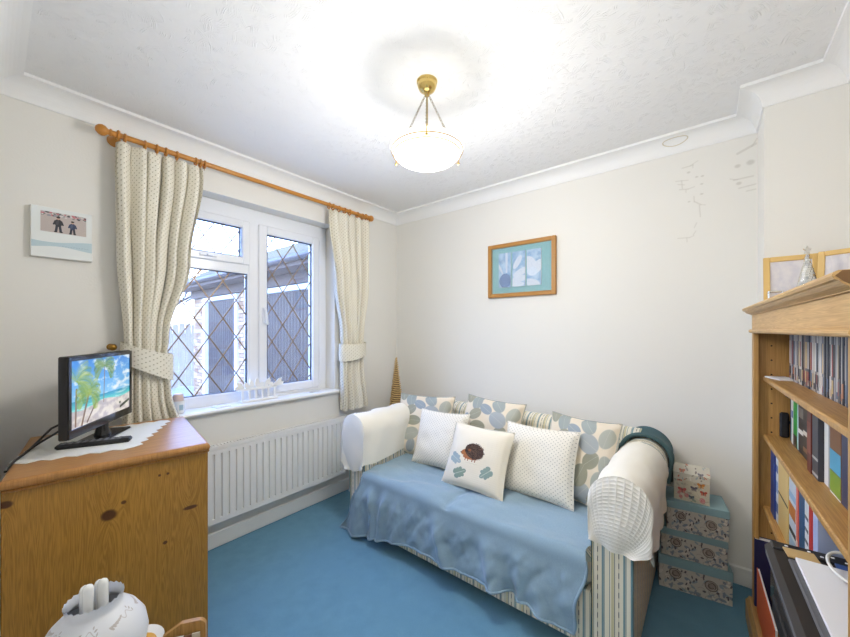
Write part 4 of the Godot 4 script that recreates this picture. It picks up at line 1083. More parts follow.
# ------------------------------------------------------------------ pictures on the walls
func build_pictures():
	var x0 = 1.010; var x1 = 1.534; var y0 = 1.5785; var y1 = 1.985
	var t = thing("flower_picture", "oak framed teal picture of three petal panels above the sofa", "picture", Vector3((x0 + x1) / 2, (y0 + y1) / 2, 0.0))
	var hw = (x1 - x0) / 2; var hh = (y1 - y0) / 2
	var fw = 0.030
	var s = Soup.new()
	for sg in [-1, 1]:
		s.box(Vector3(sg * (hw - fw / 2), 0, 0.0135), Vector3(fw, 2 * hh, 0.026), 0.003); s.box(Vector3(0, sg * (hh - fw / 2), 0.0135), Vector3(2 * hw - 2 * fw, fw, 0.026), 0.003)
	part(t, "frame", s, M.frame_wood)
	part(t, "mount", span(Vector3(-hw + fw, -hh + fw, 0.001), Vector3(hw - fw, hh - fw, 0.005)), M.teal_mount)
	for k in 3:
		var a = [0.170, 0.385, 0.600][k]; var b = [0.360, 0.575, 0.800][k]
		var c = Vector3(lerpf(-hw, hw, (a + b) / 2), lerpf(-hh, hh, 0.505), 0.012)
		var w = (b - a) * 2 * hw; var h = 0.64 * 2 * hh
		var q = part(t, "canvas_block", sbox(c - Vector3(0, 0, 0.001), Vector3(w, h, 0.010), 0.001), M.paper_white)
		s = Soup.new(); s.quad(c + Vector3(-w / 2, -h / 2, 0.0045), c + Vector3(w / 2, -h / 2, 0.0045), c + Vector3(w / 2, h / 2, 0.0045), c + Vector3(-w / 2, h / 2, 0.0045))
		part(q, "print", s, M["petal_%d" % k])
	part(t, "pane", span(Vector3(-hw + fw - 0.002, -hh + fw - 0.002, 0.0205), Vector3(hw - fw + 0.002, hh - fw + 0.002, 0.022)), M.glass)
	# white block photo frame on the window wall
	var za = 2.355; var zb = 2.155
	y0 = 1.660; y1 = 1.888
	t = thing("photo_frame", "white block photo frame with a pale blue wave on the window wall", "photo frame", Vector3(0.0, (y0 + y1) / 2, (za + zb) / 2))
	var hz = (za - zb) / 2; hh = (y1 - y0) / 2
	var R = func(u, v, x): return Vector3(x, lerpf(hh, -hh, v), lerpf(hz, -hz, u))
	part(t, "block", sbox(Vector3(0.013, 0, 0), Vector3(0.026, 2 * hh, 2 * hz), 0.002), M.gloss_white)
	s = Soup.new(); s.quad(R.call(0.012, 0.99, 0.0265), R.call(0.988, 0.99, 0.0265), R.call(0.988, 0.01, 0.0265), R.call(0.012, 0.01, 0.0265)); part(t, "wave_print", s, M.wave_frame)
	s = Soup.new(); s.quad(R.call(0.15, 0.49, 0.0272), R.call(0.89, 0.49, 0.0272), R.call(0.89, 0.09, 0.0272), R.call(0.15, 0.09, 0.0272)); part(t, "photo", s, M.beach_photo, "photo of two people in dark coats standing outdoors")

# ------------------------------------------------------------------ boxes between sofa and bookcase
func card_box(label, n, corner, y, w, d, h, lid, th, mb, ml, group):
	var xa = Vector2(cos(th), -sin(th)); var za = Vector2(sin(th), cos(th))
	var c = corner - xa * w / 2 - za * d / 2
	var t = thing(n, label, "box", Vector3(c.x, y, c.y), th, group)
	var s = Soup.new()
	var bw = w / 2 - 0.003; var bd = d / 2 - 0.003
	var F = func(a, b, u0, u1): s.quad(Vector3(a.x, 0, a.y), Vector3(b.x, 0, b.y), Vector3(b.x, h - 0.006, b.y), Vector3(a.x, h - 0.006, a.y), Vector2(u0, 1), Vector2(u1, 1), Vector2(u1, 0), Vector2(u0, 0))
	F.call(Vector2(-bw, bd), Vector2(bw, bd), 0.0, 1.0); F.call(Vector2(bw, bd), Vector2(bw, -bd), 0.0, d / w)
	F.call(Vector2(bw, -bd), Vector2(-bw, -bd), 0.0, 1.0); F.call(Vector2(-bw, -bd), Vector2(-bw, bd), 0.0, d / w)
	s.quad(Vector3(-bw, 0, -bd), Vector3(bw, 0, -bd), Vector3(bw, 0, bd), Vector3(-bw, 0, bd))
	part(t, "box_body", s, mb)
	if ml == M.teal_lid: part(t, "lid", sbox(Vector3(0, h - lid / 2, 0), Vector3(w, lid, d), 0.002), ml)
	else:
		s = Soup.new()
		var y0 = h - lid; var W = w / 2; var D = d / 2
		for q in [[Vector2(-W, D), Vector2(W, D)], [Vector2(W, D), Vector2(W, -D)], [Vector2(W, -D), Vector2(-W, -D)], [Vector2(-W, -D), Vector2(-W, D)]]:
			s.quad(Vector3(q[0].x, y0, q[0].y), Vector3(q[1].x, y0, q[1].y), Vector3(q[1].x, h, q[1].y), Vector3(q[0].x, h, q[0].y), Vector2(0, 1), Vector2(1, 1), Vector2(1, 0.62), Vector2(0, 0.62))
		s.quad(Vector3(-W, h, D), Vector3(W, h, D), Vector3(W, h, -D), Vector3(-W, h, -D), Vector2(0, 0.6), Vector2(1, 0.6), Vector2(1, 0), Vector2(0, 0))
		part(t, "lid", s, ml)
func build_boxes():
	card_box("largest rose printed keepsake box with teal lid, bottom of the stack", "keepsake_box", Vector2(2.446, 0.228), 0.0, 0.30, 0.20, 0.162, 0.045, deg_to_rad(9), M.floral_box, M.teal_lid, "rose printed keepsake boxes")
	card_box("middle rose printed keepsake box with teal lid in the stack", "keepsake_box", Vector2(2.428, 0.226), 0.1625, 0.272, 0.182, 0.146, 0.040, deg_to_rad(7), M.floral_box, M.teal_lid, "rose printed keepsake boxes")
	card_box("smallest rose printed keepsake box with teal lid, top of its three", "keepsake_box", Vector2(2.433, 0.240), 0.309, 0.252, 0.19, 0.148, 0.038, deg_to_rad(8), M.floral_box, M.teal_lid, "rose printed keepsake boxes")
	card_box("small butterfly printed card box on top of the keepsake boxes", "trinket_box", Vector2(2.360, 0.235), 0.4575, 0.150, 0.165, 0.140, 0.034, deg_to_rad(1), M.butterfly_box, M.butterfly_lid, "")

# ------------------------------------------------------------------ small things
func build_small_things():
	var s = Soup.new()
	# wicker cone in the corner behind the sofa arm
	var t = thing("wicker_cone", "tall woven wicker cone standing in the room corner", "ornament", Vector3(0.205, 0, 0.215))
	s.lathe([Vector2(0, 0.0), Vector2(0.132, 0.0), Vector2(0.0, 1.085)], 24)
	part(t, "core", s, M.wicker_core)
	s = Soup.new()
	var pts = []
	for k in 1500:
		var f = k / 1499.0
		var a = f * TAU * 58
		var r = 0.136 * (1 - f) + 0.003 + 0.003 * sin(k * 1.3)
		pts.append(Vector3(r * cos(a), 0.004 + 1.08 * f, r * sin(a)))
	s.tube(pts, 0.0062, 5)
	part(t, "woven_cane", s, M.wicker)
	# white fretwork ornament on the sill
	t = thing("sill_ornament", "white cut out wooden flower trough ornament on the sill", "ornament", Vector3(-0.045, 0.8505, 1.31))
	var th = Basis(Vector3.UP, PI / 2)
	s = Soup.new(); s.box(Vector3(0, 0.006, 0), Vector3(0.045, 0.012, 0.25), 0.002)
	for k in 6: s.box(Vector3(0, 0.045, -0.11 + k * 0.044), Vector3(0.012, 0.068, 0.014), 0.002)
	s.box(Vector3(0, 0.082, 0), Vector3(0.014, 0.018, 0.25), 0.003)
	part(t, "stand", s, M.white_wood_ornament)
	for k in 15:
		s = Soup.new()
		var a = lerpf(-1.15, 1.15, k / 14.0) + 0.25 * sin(k * 2.1)
		var b = Basis(Vector3.RIGHT, a)
		var L = 0.055 + 0.02 * sin(k * 1.7)
		var o = PackedVector2Array([Vector2(0, 0), Vector2(0.014, L * 0.4), Vector2(0.013, L * 0.75), Vector2(0.0, L), Vector2(-0.013, L * 0.75), Vector2(-0.014, L * 0.4)])
		var bb = b * Basis(Vector3.UP, PI / 2)
		s.prism(o, -0.003, 0.003, Transform3D(bb, Vector3(0.004 * (k % 3 - 1), 0.085, -0.13 + 0.26 * k / 14.0)))
		part(t, "leaf", s, M.white_wood_ornament)
	# candle jar at the end of the sill
	t = thing("candle_jar", "small white candle jar on the sill by the curtain", "candle", Vector3(-0.03, 0.8505, 1.785))
	s = Soup.new(); s.lathe([Vector2(0, 0), Vector2(0.028, 0.0), Vector2(0.031, 0.004), Vector2(0.031, 0.070), Vector2(0.028, 0.072), Vector2(0.027, 0.06), Vector2(0, 0.06)], 24); part(t, "jar", s, M.porcelain)
	s = Soup.new(); s.lathe([Vector2(0, 0.06), Vector2(0.0265, 0.06), Vector2(0.0265, 0.105), Vector2(0.02, 0.112), Vector2(0, 0.112)], 24); part(t, "candle", s, mat("candle_wax", col(232, 206, 190), 0.5))
	s = Soup.new(); s.box(Vector3(0.031, 0.035, -0.006), Vector3(0.002, 0.03, 0.02), 0.0); part(t, "label", s, mat("jar_label", col(170, 196, 206), 0.6))
	solo("coaster", sbox(Vector3(0, 0.003, 0), Vector3(0.07, 0.006, 0.09), 0.002), M.porcelain, "small white tile coaster on the sill near the candle", "coaster", Vector3(-0.025, 0.8505, 1.56), 0.2)
	solo("note_card", sbox(Vector3(0, 0.002, 0), Vector3(0.03, 0.004, 0.08), 0.001), M.plain_cream, "small cream card lying at the bare end of the sill", "card", Vector3(-0.03, 0.8505, 0.885), 0.15)
	# on top of the bookcase
	var yt = 1.4325
	pic_frame("framed_print", "pale pine picture frame leaning in the corner on the bookcase", Vector3(2.630, yt, 0.300), 0.172, 0.222, 0.022, 0.0, M.pale_wood, M.lilac_print)
	pic_frame("framed_print", "pale pine picture frame turned toward the right wall on the bookcase", Vector3(2.750, yt, 0.345), 0.11, 0.222, 0.020, deg_to_rad(-24), M.pale_wood, M.lilac_print)
	pic_frame("framed_photo", "tiny ornate silver photo frame in front of the pine frame", Vector3(2.578, yt, 0.352), 0.05, 0.066, 0.007, deg_to_rad(8), M.silver_mosaic, M.lilac_print)
	t = thing("silver_tree", "silver mosaic cone tree with a star on the bookcase", "ornament", Vector3(2.662, yt, 0.400))
	s = Soup.new()
	for r in 22:       # rings of small mirror facets
		var y0 = r * 0.0092; var y1 = y0 + 0.0086
		var r0 = 0.046 * (1 - r / 24.0); var r1 = 0.046 * (1 - (r + 0.95) / 24.0)
		var n = max(6, int(26 * r0 / 0.046))
		for k in n:
			var a0 = TAU * (k + 0.5 * (r % 2)) / n; var a1 = a0 + TAU / n * 0.93
			var e = 0.0016 * rng.randf()
			s.quad(Vector3((r0 + e) * cos(a1), y0, (r0 + e) * sin(a1)), Vector3(r0 * cos(a0), y0, r0 * sin(a0)), Vector3(r1 * cos(a0), y1, r1 * sin(a0)), Vector3((r1 + e) * cos(a1), y1, (r1 + e) * sin(a1)))
	s.lathe([Vector2(0, 0), Vector2(0.043, 0), Vector2(0.001, 0.205)], 20)
	part(t, "cone", s, M.silver_mosaic)
	s = Soup.new(); var st = PackedVector2Array()
	for k in 10:
		var r = 0.018 if k % 2 == 0 else 0.008
		st.append(Vector2(r * sin(TAU * k / 10), r * cos(TAU * k / 10)))
	st.reverse()
	s.prism(st, -0.002, 0.002, Transform3D(Basis(Vector3.UP, 0.7), Vector3(0, 0.219, 0)))
	part(t, "star", s, M.silver_mosaic)
func pic_frame(n, label, at, w, h, fw, turn, mf, mp):
	var t = thing(n, label, "photo frame", at)
	t.basis = Basis(Vector3.UP, turn) * Basis(Vector3.RIGHT, deg_to_rad(-6))
	var s = Soup.new()
	for sg in [-1, 1]:
		s.box(Vector3(sg * (w / 2 - fw / 2), h / 2, 0), Vector3(fw, h, 0.014), 0.002); s.box(Vector3(0, h / 2 + sg * (h / 2 - fw / 2), 0), Vector3(w - 2 * fw, fw, 0.014), 0.002)
	part(t, "frame", s, mf)
	s = Soup.new(); s.quad(Vector3(-w / 2 + fw, fw, 0.001), Vector3(w / 2 - fw, fw, 0.001), Vector3(w / 2 - fw, h - fw, 0.001), Vector3(-w / 2 + fw, h - fw, 0.001)); part(t, "picture", s, mp)
	part(t, "backing", sbox(Vector3(0, h / 2, -0.003), Vector3(w - fw, h - fw, 0.004)), M.pale_wood)

# ------------------------------------------------------------------ low table and lamp in the foreground
func build_table_lamp():
	var yt = 0.45
	var t = thing("side_table", "small pine side table beside the chest", "table", Vector3(1.33, 0, 2.27))
	part(t, "top", sbox(Vector3(0, yt - 0.011, 0), Vector3(0.36, 0.022, 0.34), 0.006), M.honey_v)
	for q in [[-1, -1], [1, -1], [1, 1], [-1, 1]]: part(t, "leg", sbox(Vector3(q[0] * 0.15, (yt - 0.022) / 2, q[1] * 0.14), Vector3(0.034, yt - 0.022, 0.034), 0.004), M.honey_v)
	for sg in [-1, 1]:
		part(t, "apron", sbox(Vector3(0, yt - 0.055, sg * 0.142), Vector3(0.266, 0.065, 0.016)), M.honey_v); part(t, "apron", sbox(Vector3(sg * 0.152, yt - 0.055, 0), Vector3(0.016, 0.065, 0.246)), M.honey_v)
	# lamp with a frosted globe and a stick bulb
	var l = thing("table_lamp", "brass table lamp with frosted glass globe and crimped rim", "lamp", Vector3(1.300, yt, 2.320))
	var s = Soup.new()
	s.lathe([Vector2(0, 0), Vector2(0.055, 0.0), Vector2(0.058, 0.006), Vector2(0.045, 0.014), Vector2(0.022, 0.022), Vector2(0.018, 0.045), Vector2(0.036, 0.062), Vector2(0.040, 0.080), Vector2(0.030, 0.092), Vector2(0.034, 0.098), Vector2(0.034, 0.108), Vector2(0.018, 0.112), Vector2(0.018, 0.150), Vector2(0, 0.152)], 28)
	part(l, "base", s, M.brass)
	s = Soup.new()
	var P = [Vector2(0.036, 0.104), Vector2(0.052, 0.112), Vector2(0.074, 0.130), Vector2(0.089, 0.158), Vector2(0.094, 0.188), Vector2(0.089, 0.218), Vector2(0.074, 0.244), Vector2(0.058, 0.260), Vector2(0.050, 0.266), Vector2(0.047, 0.272), Vector2(0.048, 0.282), Vector2(0.050, 0.290)]
	var m = P.size() - 1
	s.grid(72, m, func(u, v):
		var i = clampi(int(round(v * m)), 0, m); var q = P[i]
		var cr = (0.0022 * sin(u * TAU * 24) if i == m else 0.0)
		return Vector3(cos(u * TAU) * q.x, q.y + cr, -sin(u * TAU) * q.x), 1.0, -1.0)
	s.grid(72, m, func(u, v):
		var i = clampi(int(round(v * m)), 0, m); var q = P[i]
		var cr = (0.0022 * sin(u * TAU * 24) if i == m else 0.0)
		return Vector3(cos(u * TAU) * (q.x - 0.0025), q.y + cr, -sin(u * TAU) * (q.x - 0.0025)), 1.0, -1.0, true)
	part(l, "globe_shade", s, M.frosted)
	s = Soup.new()
	for q in [[-0.014, -0.010], [0.012, -0.012], [0.014, 0.012], [-0.010, 0.014]]:
		s.tube([Vector3(q[0], 0.15, q[1]), Vector3(q[0], 0.25, q[1]), Vector3(q[0], 0.316 + q[0] * 0.5, q[1]), Vector3(q[0], 0.322 + q[0] * 0.5, q[1]), Vector3(q[0], 0.325 + q[0] * 0.5, q[1])], [0.0095, 0.0095, 0.0095, 0.007, 0.002], 12)
	part(l, "bulb", s, M.bulb_white)
	# dish and letter rack
	var d = thing("dish", "white dish with a golden centre beside the lamp", "dish", Vector3(1.243, yt, 2.235))
	s = Soup.new(); s.lathe([Vector2(0, 0), Vector2(0.028, 0.0), Vector2(0.030, 0.005), Vector2(0.024, 0.03), Vector2(0.026, 0.07), Vector2(0.045, 0.088), Vector2(0.056, 0.098), Vector2(0.054, 0.101), Vector2(0.042, 0.092), Vector2(0.0, 0.086)], 32); part(d, "bowl", s, M.porcelain)
	s = Soup.new(); s.lathe([Vector2(0, 0.094), Vector2(0.030, 0.0935), Vector2(0.040, 0.0915)], 24); part(d, "gilding", s, M.gilt)
	var r = thing("letter_rack", "small knotty wooden letter rack with striped cards by the dish", "letter rack", Vector3(1.303, yt, 2.160), deg_to_rad(58))
	var o = PackedVector2Array([Vector2(-0.055, 0.0), Vector2(0.055, 0.0), Vector2(0.055, 0.105)])
	for k in 7: o.append(Vector2(0.037 + 0.018 * cos(PI / 2 * k / 6), 0.105 + 0.018 * sin(PI / 2 * k / 6)))
	o.append_array([Vector2(0.0, 0.124), Vector2(-0.055, 0.092)])
	s = Soup.new(); s.prism(o, -0.018, -0.006); part(r, "back_board", s, M.pine_shelf)
	part(r, "foot", sbox(Vector3(0, 0.006, 0.006), Vector3(0.11, 0.012, 0.05), 0.002), M.pine_shelf)
	for k in 5: part(r, "card", sbox(Vector3(-0.036 + k * 0.018, 0.056, 0.004 + 0.002 * (k % 2)), Vector3(0.0176, 0.088, 0.003)), [M.paper_white, M.kraft, M.paper_white, mat("card_brown", col(110, 76, 56), 0.6), M.plain_cream][k])

func make_materials():
	rng.seed = 11
	# --- room
	var wn = noise(3, 0.05, 4)
	var wall_n = normal_from(func(x, y): return wn.get_noise_2d(x * 4.0, y * 4.0) * min(1.0, min(min(x, 256 - x), min(y, 256 - y)) / 24.0), 256, 0.5)
	mat("wall_paint", col(235, 233, 226), 0.75, 0.0, null, Vector3(2, 2, 2), wall_n, 0.12)
	mat("wall_back_paint", col(255, 255, 255), 0.75, 0.0, back_wall_tex(), Vector3(1.0 / 3, 1.0 / 3, 1))
	mat("ceiling_artex", col(240, 240, 239), 0.8, 0.0, null, Vector3(1.15, 1.15, 1.15), artex_normal(), 1.15)
	mat("coving_paint", col(243, 243, 241), 0.6)
	mat("gloss_white", col(236, 235, 230), 0.3)
	mat("upvc", col(240, 242, 246), 0.25)
	mat("radiator_enamel", col(243, 242, 238), 0.3)
	var cn = noise(21, 0.25, 3); var cn2 = noise(22, 0.012, 3)
	var cc = Cv.new(512, 512, Color.WHITE)
	for y in 512:
		for x in 512:
			var e = min(1.0, min(min(x, 512 - x), min(y, 512 - y)) / 60.0)
			var t = 0.5 + 0.5 * cn.get_noise_2d(x * 2.0, y * 2.0) + 0.12 * cn2.get_noise_2d(x, y) * e
			cc.im.set_pixel(x, y, col(82, 126, 148).lerp(col(120, 166, 192), clampf(t, 0, 1)))
	var car_n = normal_from(func(x, y): return cn.get_noise_2d(x * 3.0, y * 3.0), 512, 0.8)
	mat("carpet", Color.WHITE, 0.95, 0.0, cc.tex(), Vector3(1.6, 1.6, 1.6), car_n, 0.6)
	# --- woods
	var pine_v = wood_tex(512, col(196, 152, 88), col(148, 104, 52), 31, false, 0.8)
	var pine_u = wood_tex(512, col(214, 176, 116), col(164, 120, 66), 33, true, 0.9)
	mat("pine_v", Color.WHITE, 0.42, 0.0, pine_v, Vector3(2.5, 1.2, 1))
	mat("pine_u", Color.WHITE, 0.42, 0.0, pine_u, Vector3(1.2, 3.0, 1))
	mat("pine_shelf", Color.WHITE, 0.40, 0.0, wood_tex(512, col(196, 152, 88), col(142, 98, 48), 35, false, 0.8, 3), Vector3(1.3, 1.3, 1))
	mat("pine_end", col(120, 84, 44), 0.6)
	mat("honey_v", Color.WHITE, 0.38, 0.0, wood_tex(512, col(186, 132, 66), col(134, 86, 36), 41, false, 0.8), Vector3(2.2, 1.0, 1))
	mat("chest_side", Color.WHITE, 0.40, 0.0, chest_side_tex(), Vector3(1, 1, 1))
	mat("chest_top", Color.WHITE, 0.36, 0.0, wood_tex(512, col(190, 138, 76), col(146, 96, 46), 43, false, 0.7, 2), Vector3(1.6, 1.6, 1))
	mat("pole_wood", col(196, 132, 54), 0.3)
	mat("frame_wood", Color.WHITE, 0.4, 0.0, wood_tex(256, col(186, 134, 62), col(150, 98, 40), 45, true, 0.6), Vector3(4, 8, 1))
	mat("pale_wood", col(226, 190, 118), 0.45)
	mat("knob_dark", col(60, 36, 20), 0.5)
	mat("black_hole", col(30, 20, 12), 0.8)
	# --- metals, glass
	mat("brass", col(214, 186, 116), 0.18, 1.0)
	mat("brass_dull", col(168, 128, 60), 0.35, 1.0)
	mat("chain_metal", col(150, 138, 112), 0.4, 0.9)
	mat("steel", col(200, 200, 200), 0.25, 1.0)
	mat("lead", col(150, 124, 88), 0.4, 0.5)
	mat("silver_mosaic", col(225, 225, 222), 0.16, 1.0)
	var g = mat("glass", Color(0.92, 0.96, 1.0, 0.06), 0.02)
	g.transparency = BaseMaterial3D.TRANSPARENCY_ALPHA
	var lg = mat("lamp_glass", col(255, 253, 246), 0.35)
	lg.emission_enabled = true; lg.emission = Color(1.0, 0.99, 0.97); lg.emission_energy_multiplier = 1.15
	var bg = mat("bulb_glow", col(255, 252, 244), 0.3)
	bg.emission_enabled = true; bg.emission = Color(1.0, 0.99, 0.97); bg.emission_energy_multiplier = 8.5
	mat("frosted", Color.WHITE, 0.3, 0.0, shade_tex(), Vector3(1, 1, 1))
	M.frosted.backlight_enabled = true; M.frosted.backlight = Color(0.5, 0.5, 0.5)
	mat("bulb_white", col(244, 244, 240), 0.2)
	mat("porcelain", col(240, 240, 238), 0.15)
	mat("gilt", col(214, 160, 40), 0.3)
	# --- fabrics
	mat("curtain", Color.WHITE, 0.9, 0.0, curtain_tex(), Vector3(1, 1, 1))
	M.curtain.backlight_enabled = true; M.curtain.backlight = Color(0.35, 0.34, 0.30)
	mat("stripe", Color.WHITE, 0.85, 0.0, stripe_tex(), Vector3(1.0 / 0.075, 1.0 / 0.075, 1))
	mat("plain_cream", col(216, 208, 186), 0.85)
	mat("piping", col(96, 128, 136), 0.8)
	var fn = noise(51, 0.2, 3)
	var fc = Cv.new(256, 256, Color.WHITE)
	var fn2 = noise(52, 0.03, 3)
	for y in 256:
		for x in 256:
			var e2 = min(1.0, min(min(x, 256 - x), min(y, 256 - y)) / 40.0)
			fc.im.set_pixel(x, y, col(124, 150, 168).lerp(col(156, 182, 198), clampf(0.5 + 0.5 * fn.get_noise_2d(x * 2.0, y * 2.0) + 0.15 * e2 * fn2.get_noise_2d(x, y), 0, 1)))
	var fl_n = normal_from(func(x, y): return fn.get_noise_2d(x * 3.0, y * 3.0), 256, 0.6)
	mat("fleece", Color.WHITE, 0.95, 0.0, fc.tex(), Vector3(11, 9, 1), fl_n, 0.35)
	M.fleece.rim_enabled = true; M.fleece.rim = 0.4
	mat("green_fleece", col(70, 98, 102), 0.95, 0.0, null, Vector3(3, 3, 1), fl_n, 0.5)
	var knit = normal_from(func(x, y): return 0.5 * sin(x * TAU / 16.0) + 0.15 * fn.get_noise_2d(x * 2.0, y * 2.0), 128, 0.35)
	mat("knit_cream", col(240, 236, 224), 0.9, 0.0, null, Vector3(18, 18, 1), knit, 0.35)
	var waf = normal_from(func(x, y): return max(pow(abs(sin(x * PI / 16.0)), 0.5), 0.0) * max(pow(abs(sin(y * PI / 16.0)), 0.5), 0.0), 128, 1.8)
	mat("waffle_cream", col(236, 233, 224), 0.9, 0.0, null, Vector3(10, 10, 1), waf, 0.6)
	mat("lace", col(238, 238, 234), 0.9)
	mat("leaf_cushion", Color.WHITE, 0.9, 0.0, leaf_tex())
	mat("dot_cushion", Color.WHITE, 0.9, 0.0, dot_tex())
	var kn = noise(55, 0.05, 2)
	var basket = normal_from(func(x, y): return 0.5 * sin(y * TAU / 8.0) * (0.6 + 0.4 * sin(x * TAU / 16.0)), 256, 0.5)
	mat("hedgehog_cushion", Color.WHITE, 0.9, 0.0, hedgehog_tex(), Vector3.ONE, basket, 0.35)
	# --- prints
	mat("floral_box", Color.WHITE, 0.5, 0.0, floral_tex())
	mat("teal_lid", col(132, 164, 172), 0.5)
	mat("butterfly_box", Color.WHITE, 0.5, 0.0, butterfly_tex())
	mat("butterfly_lid", Color.WHITE, 0.5, 0.0, butterfly_lid_tex())
	var sc = mat("screen_picture", Color.BLACK, 0.15)
	var st = beach_tex()
	sc.emission_enabled = true; sc.emission = Color.WHITE; sc.emission_texture = st; sc.emission_energy_multiplier = 0.62
	sc.emission_operator = BaseMaterial3D.EMISSION_OP_MULTIPLY
	mat("black_gloss", col(16, 16, 18), 0.12)
	mat("black_plastic", col(26, 26, 28), 0.45)
	mat("grey_plastic", col(92, 94, 98), 0.4)
	mat("button_grey", col(120, 120, 124), 0.5)
	mat("printer_top", col(40, 35, 32), 0.55)
	mat("paper_white", col(240, 240, 242), 0.6)
	mat("kraft", col(196, 164, 110), 0.7)
	mat("cable_white", col(230, 230, 224), 0.5)
	mat("beach_photo", Color.WHITE, 0.4, 0.0, people_photo_tex())
	mat("wave_frame", Color.WHITE, 0.35, 0.0, wave_tex())
	for i in 3: mat("petal_%d" % i, Color.WHITE, 0.5, 0.0, petal_tex(i))
	mat("teal_mount", col(126, 186, 190), 0.7)
	mat("lilac_print", Color.WHITE, 0.5, 0.0, faint_print_tex())
	mat("wicker", col(208, 176, 122), 0.7)
	mat("wicker_core", col(118, 86, 46), 0.9)
	# --- outside
	for i in 4: mat("brick_%d" % i, [col(168, 132, 98), col(186, 152, 118), col(154, 116, 84), col(198, 168, 134)][i], 0.9)
	mat("mortar", col(186, 178, 168), 0.95)
	mat("garage_metal", col(66, 50, 40), 0.5)
	mat("white_timber", col(232, 234, 236), 0.5)
	mat("brown_timber", col(84, 64, 54), 0.6)
	mat("gutter", col(70, 62, 62), 0.4)
	mat("roof_tile", col(150, 140, 118), 0.9)
	mat("fence_board", col(184, 166, 148), 0.8)
	mat("paving", col(158, 154, 150), 0.95)
	mat("bark", col(92, 78, 70), 0.9)
	mat("white_wood_ornament", col(244, 243, 240), 0.5)

func back_wall_tex():
	var c = Cv.new(1024, 1024, col(235, 233, 226))
	var k = 1024.0 / 3.0
	var s = col(202, 198, 188)
	var L = func(x0, y0, x1, y1, w, a): c.line(x0 * k, y0 * k, x1 * k, y1 * k, w, s, a)
	# old scuffs and filler marks below the coving, as the photograph shows them
	for q in [[2.235, 2.247, 2.285, 2.250, 2.5], [2.27, 2.25, 2.305, 2.268, 1.6], [2.283, 2.255, 2.283, 2.235, 1.6], [2.205, 2.180, 2.262, 2.172, 2.0], [2.232, 2.178, 2.236, 2.130, 2.0],
		[2.215, 2.160, 2.245, 2.150, 2.0], [2.222, 2.128, 2.262, 2.122, 2.4], [2.262, 2.122, 2.290, 2.128, 2.0], [2.252, 2.122, 2.252, 2.105, 1.6], [2.288, 2.075, 2.289, 2.045, 2.0],
		[2.29, 2.045, 2.318, 2.022, 2.6], [2.318, 2.022, 2.338, 2.016, 1.6], [2.312, 2.02, 2.316, 1.955, 2.0], [2.300, 1.925, 2.290, 1.90, 1.8], [2.296, 1.88, 2.285, 1.86, 1.6],
		[2.215, 1.852, 2.268, 1.848, 2.0], [2.268, 1.848, 2.288, 1.856, 1.6], [2.256, 1.848, 2.257, 1.825, 1.5],
		[2.47, 2.255, 2.54, 2.285, 5.0], [2.525, 2.275, 2.545, 2.31, 2.5], [2.455, 2.12, 2.53, 2.122, 3.0], [2.44, 2.13, 2.47, 2.118, 2.0], [2.475, 2.072, 2.54, 2.078, 2.6], [2.505, 2.05, 2.54, 2.052, 2.4]]:
		L.call(q[0], q[1], q[2], q[3], q[4] * 0.8, 0.5)
	for q in [[2.264, 2.215, 2.4], [2.300, 2.18, 2.0], [2.325, 2.178, 2.0], [2.322, 2.135, 1.8], [2.322, 2.08, 2.0], [2.47, 2.19, 4.0], [2.52, 2.195, 5.5], [2.475, 2.098, 3.5], [2.266, 2.05, 1.6]]:
		c.ell(q[0] * k, q[1] * k, q[2] + 1.2, q[2], 0.0, s.lerp(col(235, 233, 226), 0.35), 0.8)
	return c.tex()

func chest_side_tex():      # upright pine boards, mapped over 0.56 m x 0.84 m
	var w = 512; var h = 768
	var c = Cv.new(w, h, Color.WHITE)
	var n1 = noise(61, 0.02, 3); var n2 = noise(62, 0.15, 2)
	var K = [[8, 43, 17, 12], [229, 149, 23, 20], [266, 119, 8, 7], [363, 57, 5, 5], [387, 57, 5, 5], [379, 297, 8, 7], [455, 199, 26, 8], [90, 470, 9, 8], [300, 560, 12, 10]]
	var tone = [0.0, 0.06, -0.03, 0.05, 0.12]
	for y in h:
		for x in w:
			var b = 0 if x < 118 else (1 if x < 236 else (2 if x < 340 else (3 if x < 452 else 4)))
			var warp = 0.0
			for k in K:
				var dd = Vector2(x - k[0], (y - k[1]) * 0.5).length()
				if dd < k[2] * 6.0: warp += k[2] * 1.6 * exp(-dd / (k[2] * 1.3)) * sign(x - k[0] + 0.01)
			var g = n1.get_noise_2d((x + warp) * 2.0 + b * 500, y * 0.08 + b * 77)
			var t = clampf(0.28 + 0.26 * sin(g * 24.0) + 0.22 * n2.get_noise_2d(x * 3.0, y * 0.12) + tone[b], 0, 1)
			var cc = col(186, 138, 58).lerp(col(138, 98, 34), t)
			for k in K:
				var dk = Vector2((x - k[0]) / float(k[2]), (y - k[1]) / float(k[3])).length()
				if dk < 1.0: cc = cc.lerp(col(74, 42, 22), clampf((1.0 - dk) * 2.5, 0, 0.85))
			c.im.set_pixel(x, y, cc)
	return c.tex()

func curtain_tex():      # small sprigs in staggered rows; tile is 0.10 m
	var c = Cv.new(256, 256, col(239, 234, 218))
	for j in 8:
		for i in 4:
			var x = i * 64 + (32 if j % 2 else 0) + 16; var y = j * 32 + 16
			c.ell(x, y, 8, 4.5, 0.5, col(158, 152, 122), 0.5, true)
			c.ell(x + 5, y - 6, 4, 3, -0.6, col(184, 170, 130), 0.5, true)
			c.ell(x - 3, y + 6, 3, 2.5, 0.2, col(176, 152, 120), 0.5, true)
	return c.tex()

